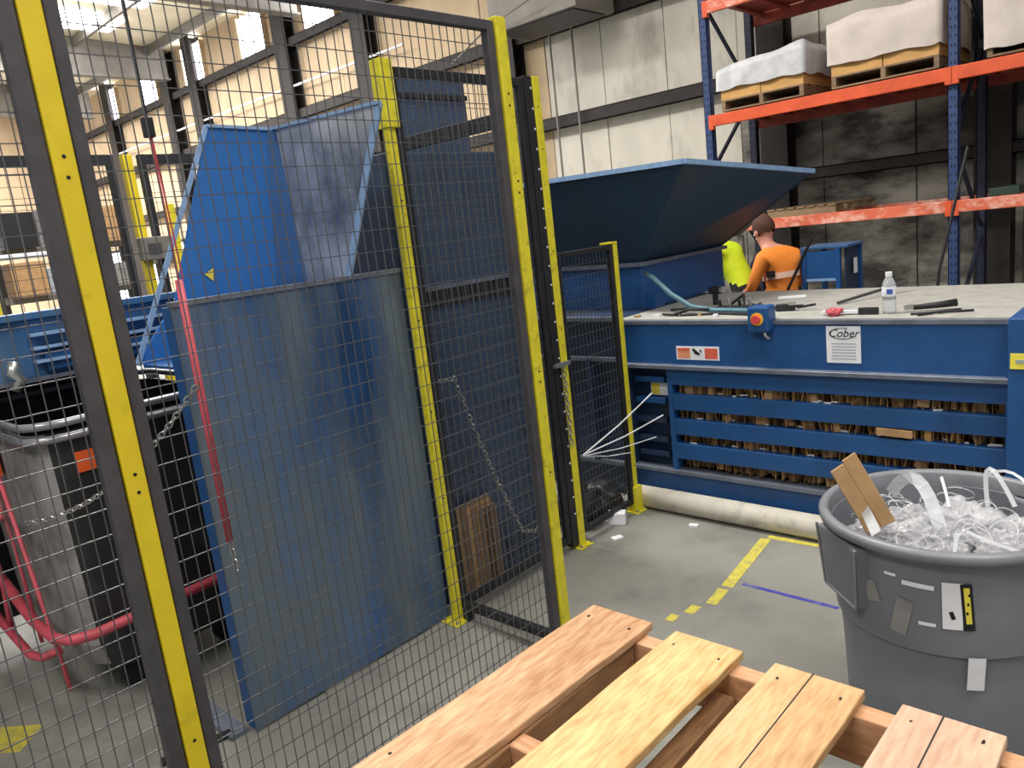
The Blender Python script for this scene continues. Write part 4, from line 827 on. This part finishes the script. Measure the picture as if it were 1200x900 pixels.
def strap(pts, w, lab, nrm=(0, -1, .3)):
    mb = MB(); P = [Vector(p) for p in pts]; n_ = Vector(nrm).normalized(); vs = []
    for i, q in enumerate(P):
        dd = (P[min(i+1, len(P)-1)]-P[max(i-1, 0)]).normalized(); s = dd.cross(n_).normalized()*w/2; vs += [q-s, q+s, q+s+n_*.0015, q-s+n_*.0015]
    fs = [(0, 1, 2, 3), tuple(len(vs)-4+k for k in (3, 2, 1, 0))]
    for i in range(len(P)-1):
        for j in range(4): fs.append((i*4+j, i*4+(j+1) % 4, (i+1)*4+(j+1) % 4, (i+1)*4+j))
    mb.add(vs, fs); return tag(mb.build('plastic_strap', STRAPT if w > .02 else STRAP), lab, 'strap')
def arc(a, m, b, n=8):
    a, m, b = map(Vector, (a, m, b)); return [a*(1-u)**2+m*2*u*(1-u)+b*u*u for u in [i/n for i in range(n+1)]]
strap(arc((-.70, 2.30, .84), (-.62, 2.28, 1.0), (-.53, 2.16, .80)), .035, 'wide translucent strap arching over the bin left of centre')
strap(arc((-.47, 2.40, .80), (-.50, 2.42, 1.02), (-.40, 2.38, .82)), .012, 'pale narrow strap loop at the back of the bin')
strap(arc((-.50, 2.54, .85), (-.40, 2.50, .93), (-.30, 2.30, .80)), .008, 'thin white strap slanting down from the far rim')
strap(arc((-.47, 2.05, .85), (-.47, 2.04, .82), (-.47, 2.02, .78)), .009, 'short white strap standing upright in the middle')
strap(arc((-.48, 2.20, .80), (-.38, 2.10, .81), (-.26, 2.06, .82)), .008, 'straight cream strap lying on the wrap at right')
strap(arc((-.60, 2.44, .86), (-.58, 2.40, .84), (-.56, 2.36, .80)), .008, 'short white strap end near the back of the bin')
strap(arc((-.78, 2.22, .85), (-.72, 2.12, .87), (-.66, 2.04, .82)), .03, 'broad film strip draped over the left rim of the bin')
# ================================================================ FOREGROUND PALLET
PZ = .92; t = thing('wooden_pallet', (-.33, .6, .76), 'new raw wooden pallet in the foreground with wide top boards', 'pallet')
def board(x0, x1, m, split=None, yend=1.19, lab=None, sk=0):
    z0 = PZ-.017; nm = 'top_board'
    if split: 
        xs = [x0+(x1-x0)*split]; segs = [(x0, xs[0]-.0008), (xs[0]+.0008, x1)]
    MBB = MB(); k = 12; y0 = -.05
    pts = []
    for i in range(k+1):
        y = y0+(yend-y0)*i/k; dx = sk*(y-yend)
        pts.append((x0+dx+.0015*math.sin(i*1.7), x1+dx+.0015*math.sin(i*2.3+1), y))
    vs = []
    for a, b_, y in pts: vs += [(a, y, z0), (b_, y+(-.018 if i else 0)*0, z0), (b_, y, PZ), (a, y, PZ)]
    fs = [(0, 1, 2, 3), tuple(len(vs)-4+q for q in (3, 2, 1, 0))]
    for i in range(k):
        for j in range(4): fs.append((i*4+j, i*4+(j+1) % 4, (i+1)*4+(j+1) % 4, (i+1)*4+j))
    MBB.add(vs, fs); o = MBB.build(nm, m, t, bevel=.0025, label=lab)
    for y in (1.145, .62):
        for xx in (x0+.025, x1-.025): MB().tube([(xx+sk*(y-yend), y+random.uniform(-.01, .01), PZ-.001), (xx+sk*(y-yend), y, PZ+.0008)], .0024, 8).build('nail_head', GIRT, o)
    if split:
        xx = x0+(x1-x0)*split
        MB().slab([(xx-.0012, yend, PZ), (xx+.0012, yend, PZ), (xx+.002+sk*-.3, yend-.3, PZ), (xx+sk*-.3, yend-.3, PZ)], (0, 0, .0006)).build('split_line', GIRT, o)
    return o
board(-.978, -.826, W1, None, 1.195, 'pinkish board at the left', .03); board(-.772, -.626, W2, None, 1.192, 'yellowish board with brown figure', .02)
board(-.565, -.407, W3, .45, 1.188, 'pale board with a split near its end'); board(-.350, -.203, W4, .42, 1.183, 'rosy board with a long split')
board(-.14, .0, W3, None, 1.18); board(.06, .2, W2, None, 1.18)
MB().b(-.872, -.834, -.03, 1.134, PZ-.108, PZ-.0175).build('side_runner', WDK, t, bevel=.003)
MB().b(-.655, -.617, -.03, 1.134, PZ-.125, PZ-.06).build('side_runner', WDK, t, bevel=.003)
for y, m in ((1.135, WX), (.765, WX), (.03, WX)):
    MB().b(-.975, .22, y, y+.038, PZ-.017-.092, PZ-.0175).build('stringer', m, t, bevel=.003)
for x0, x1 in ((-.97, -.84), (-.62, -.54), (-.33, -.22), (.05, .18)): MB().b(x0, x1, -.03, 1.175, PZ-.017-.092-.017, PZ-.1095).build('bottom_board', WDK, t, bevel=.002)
t = thing('lift_table', (-.35, .15, 0), 'low steel lift table under the near end of the raw pallet', 'table')
MB().b(-.85, .15, -.05, .42, .74, PZ-.127).build('platform', BLK, t, bevel=.004)
for x in (-.8, .06): 
    for y in (-.02, .34): MB().b(x, x+.05, y, y+.05, 0, .74).build('leg', BLK, t)
MB().b(-.8, .11, .36, .38, .12, .17).build('brace_rail', BLK, t)
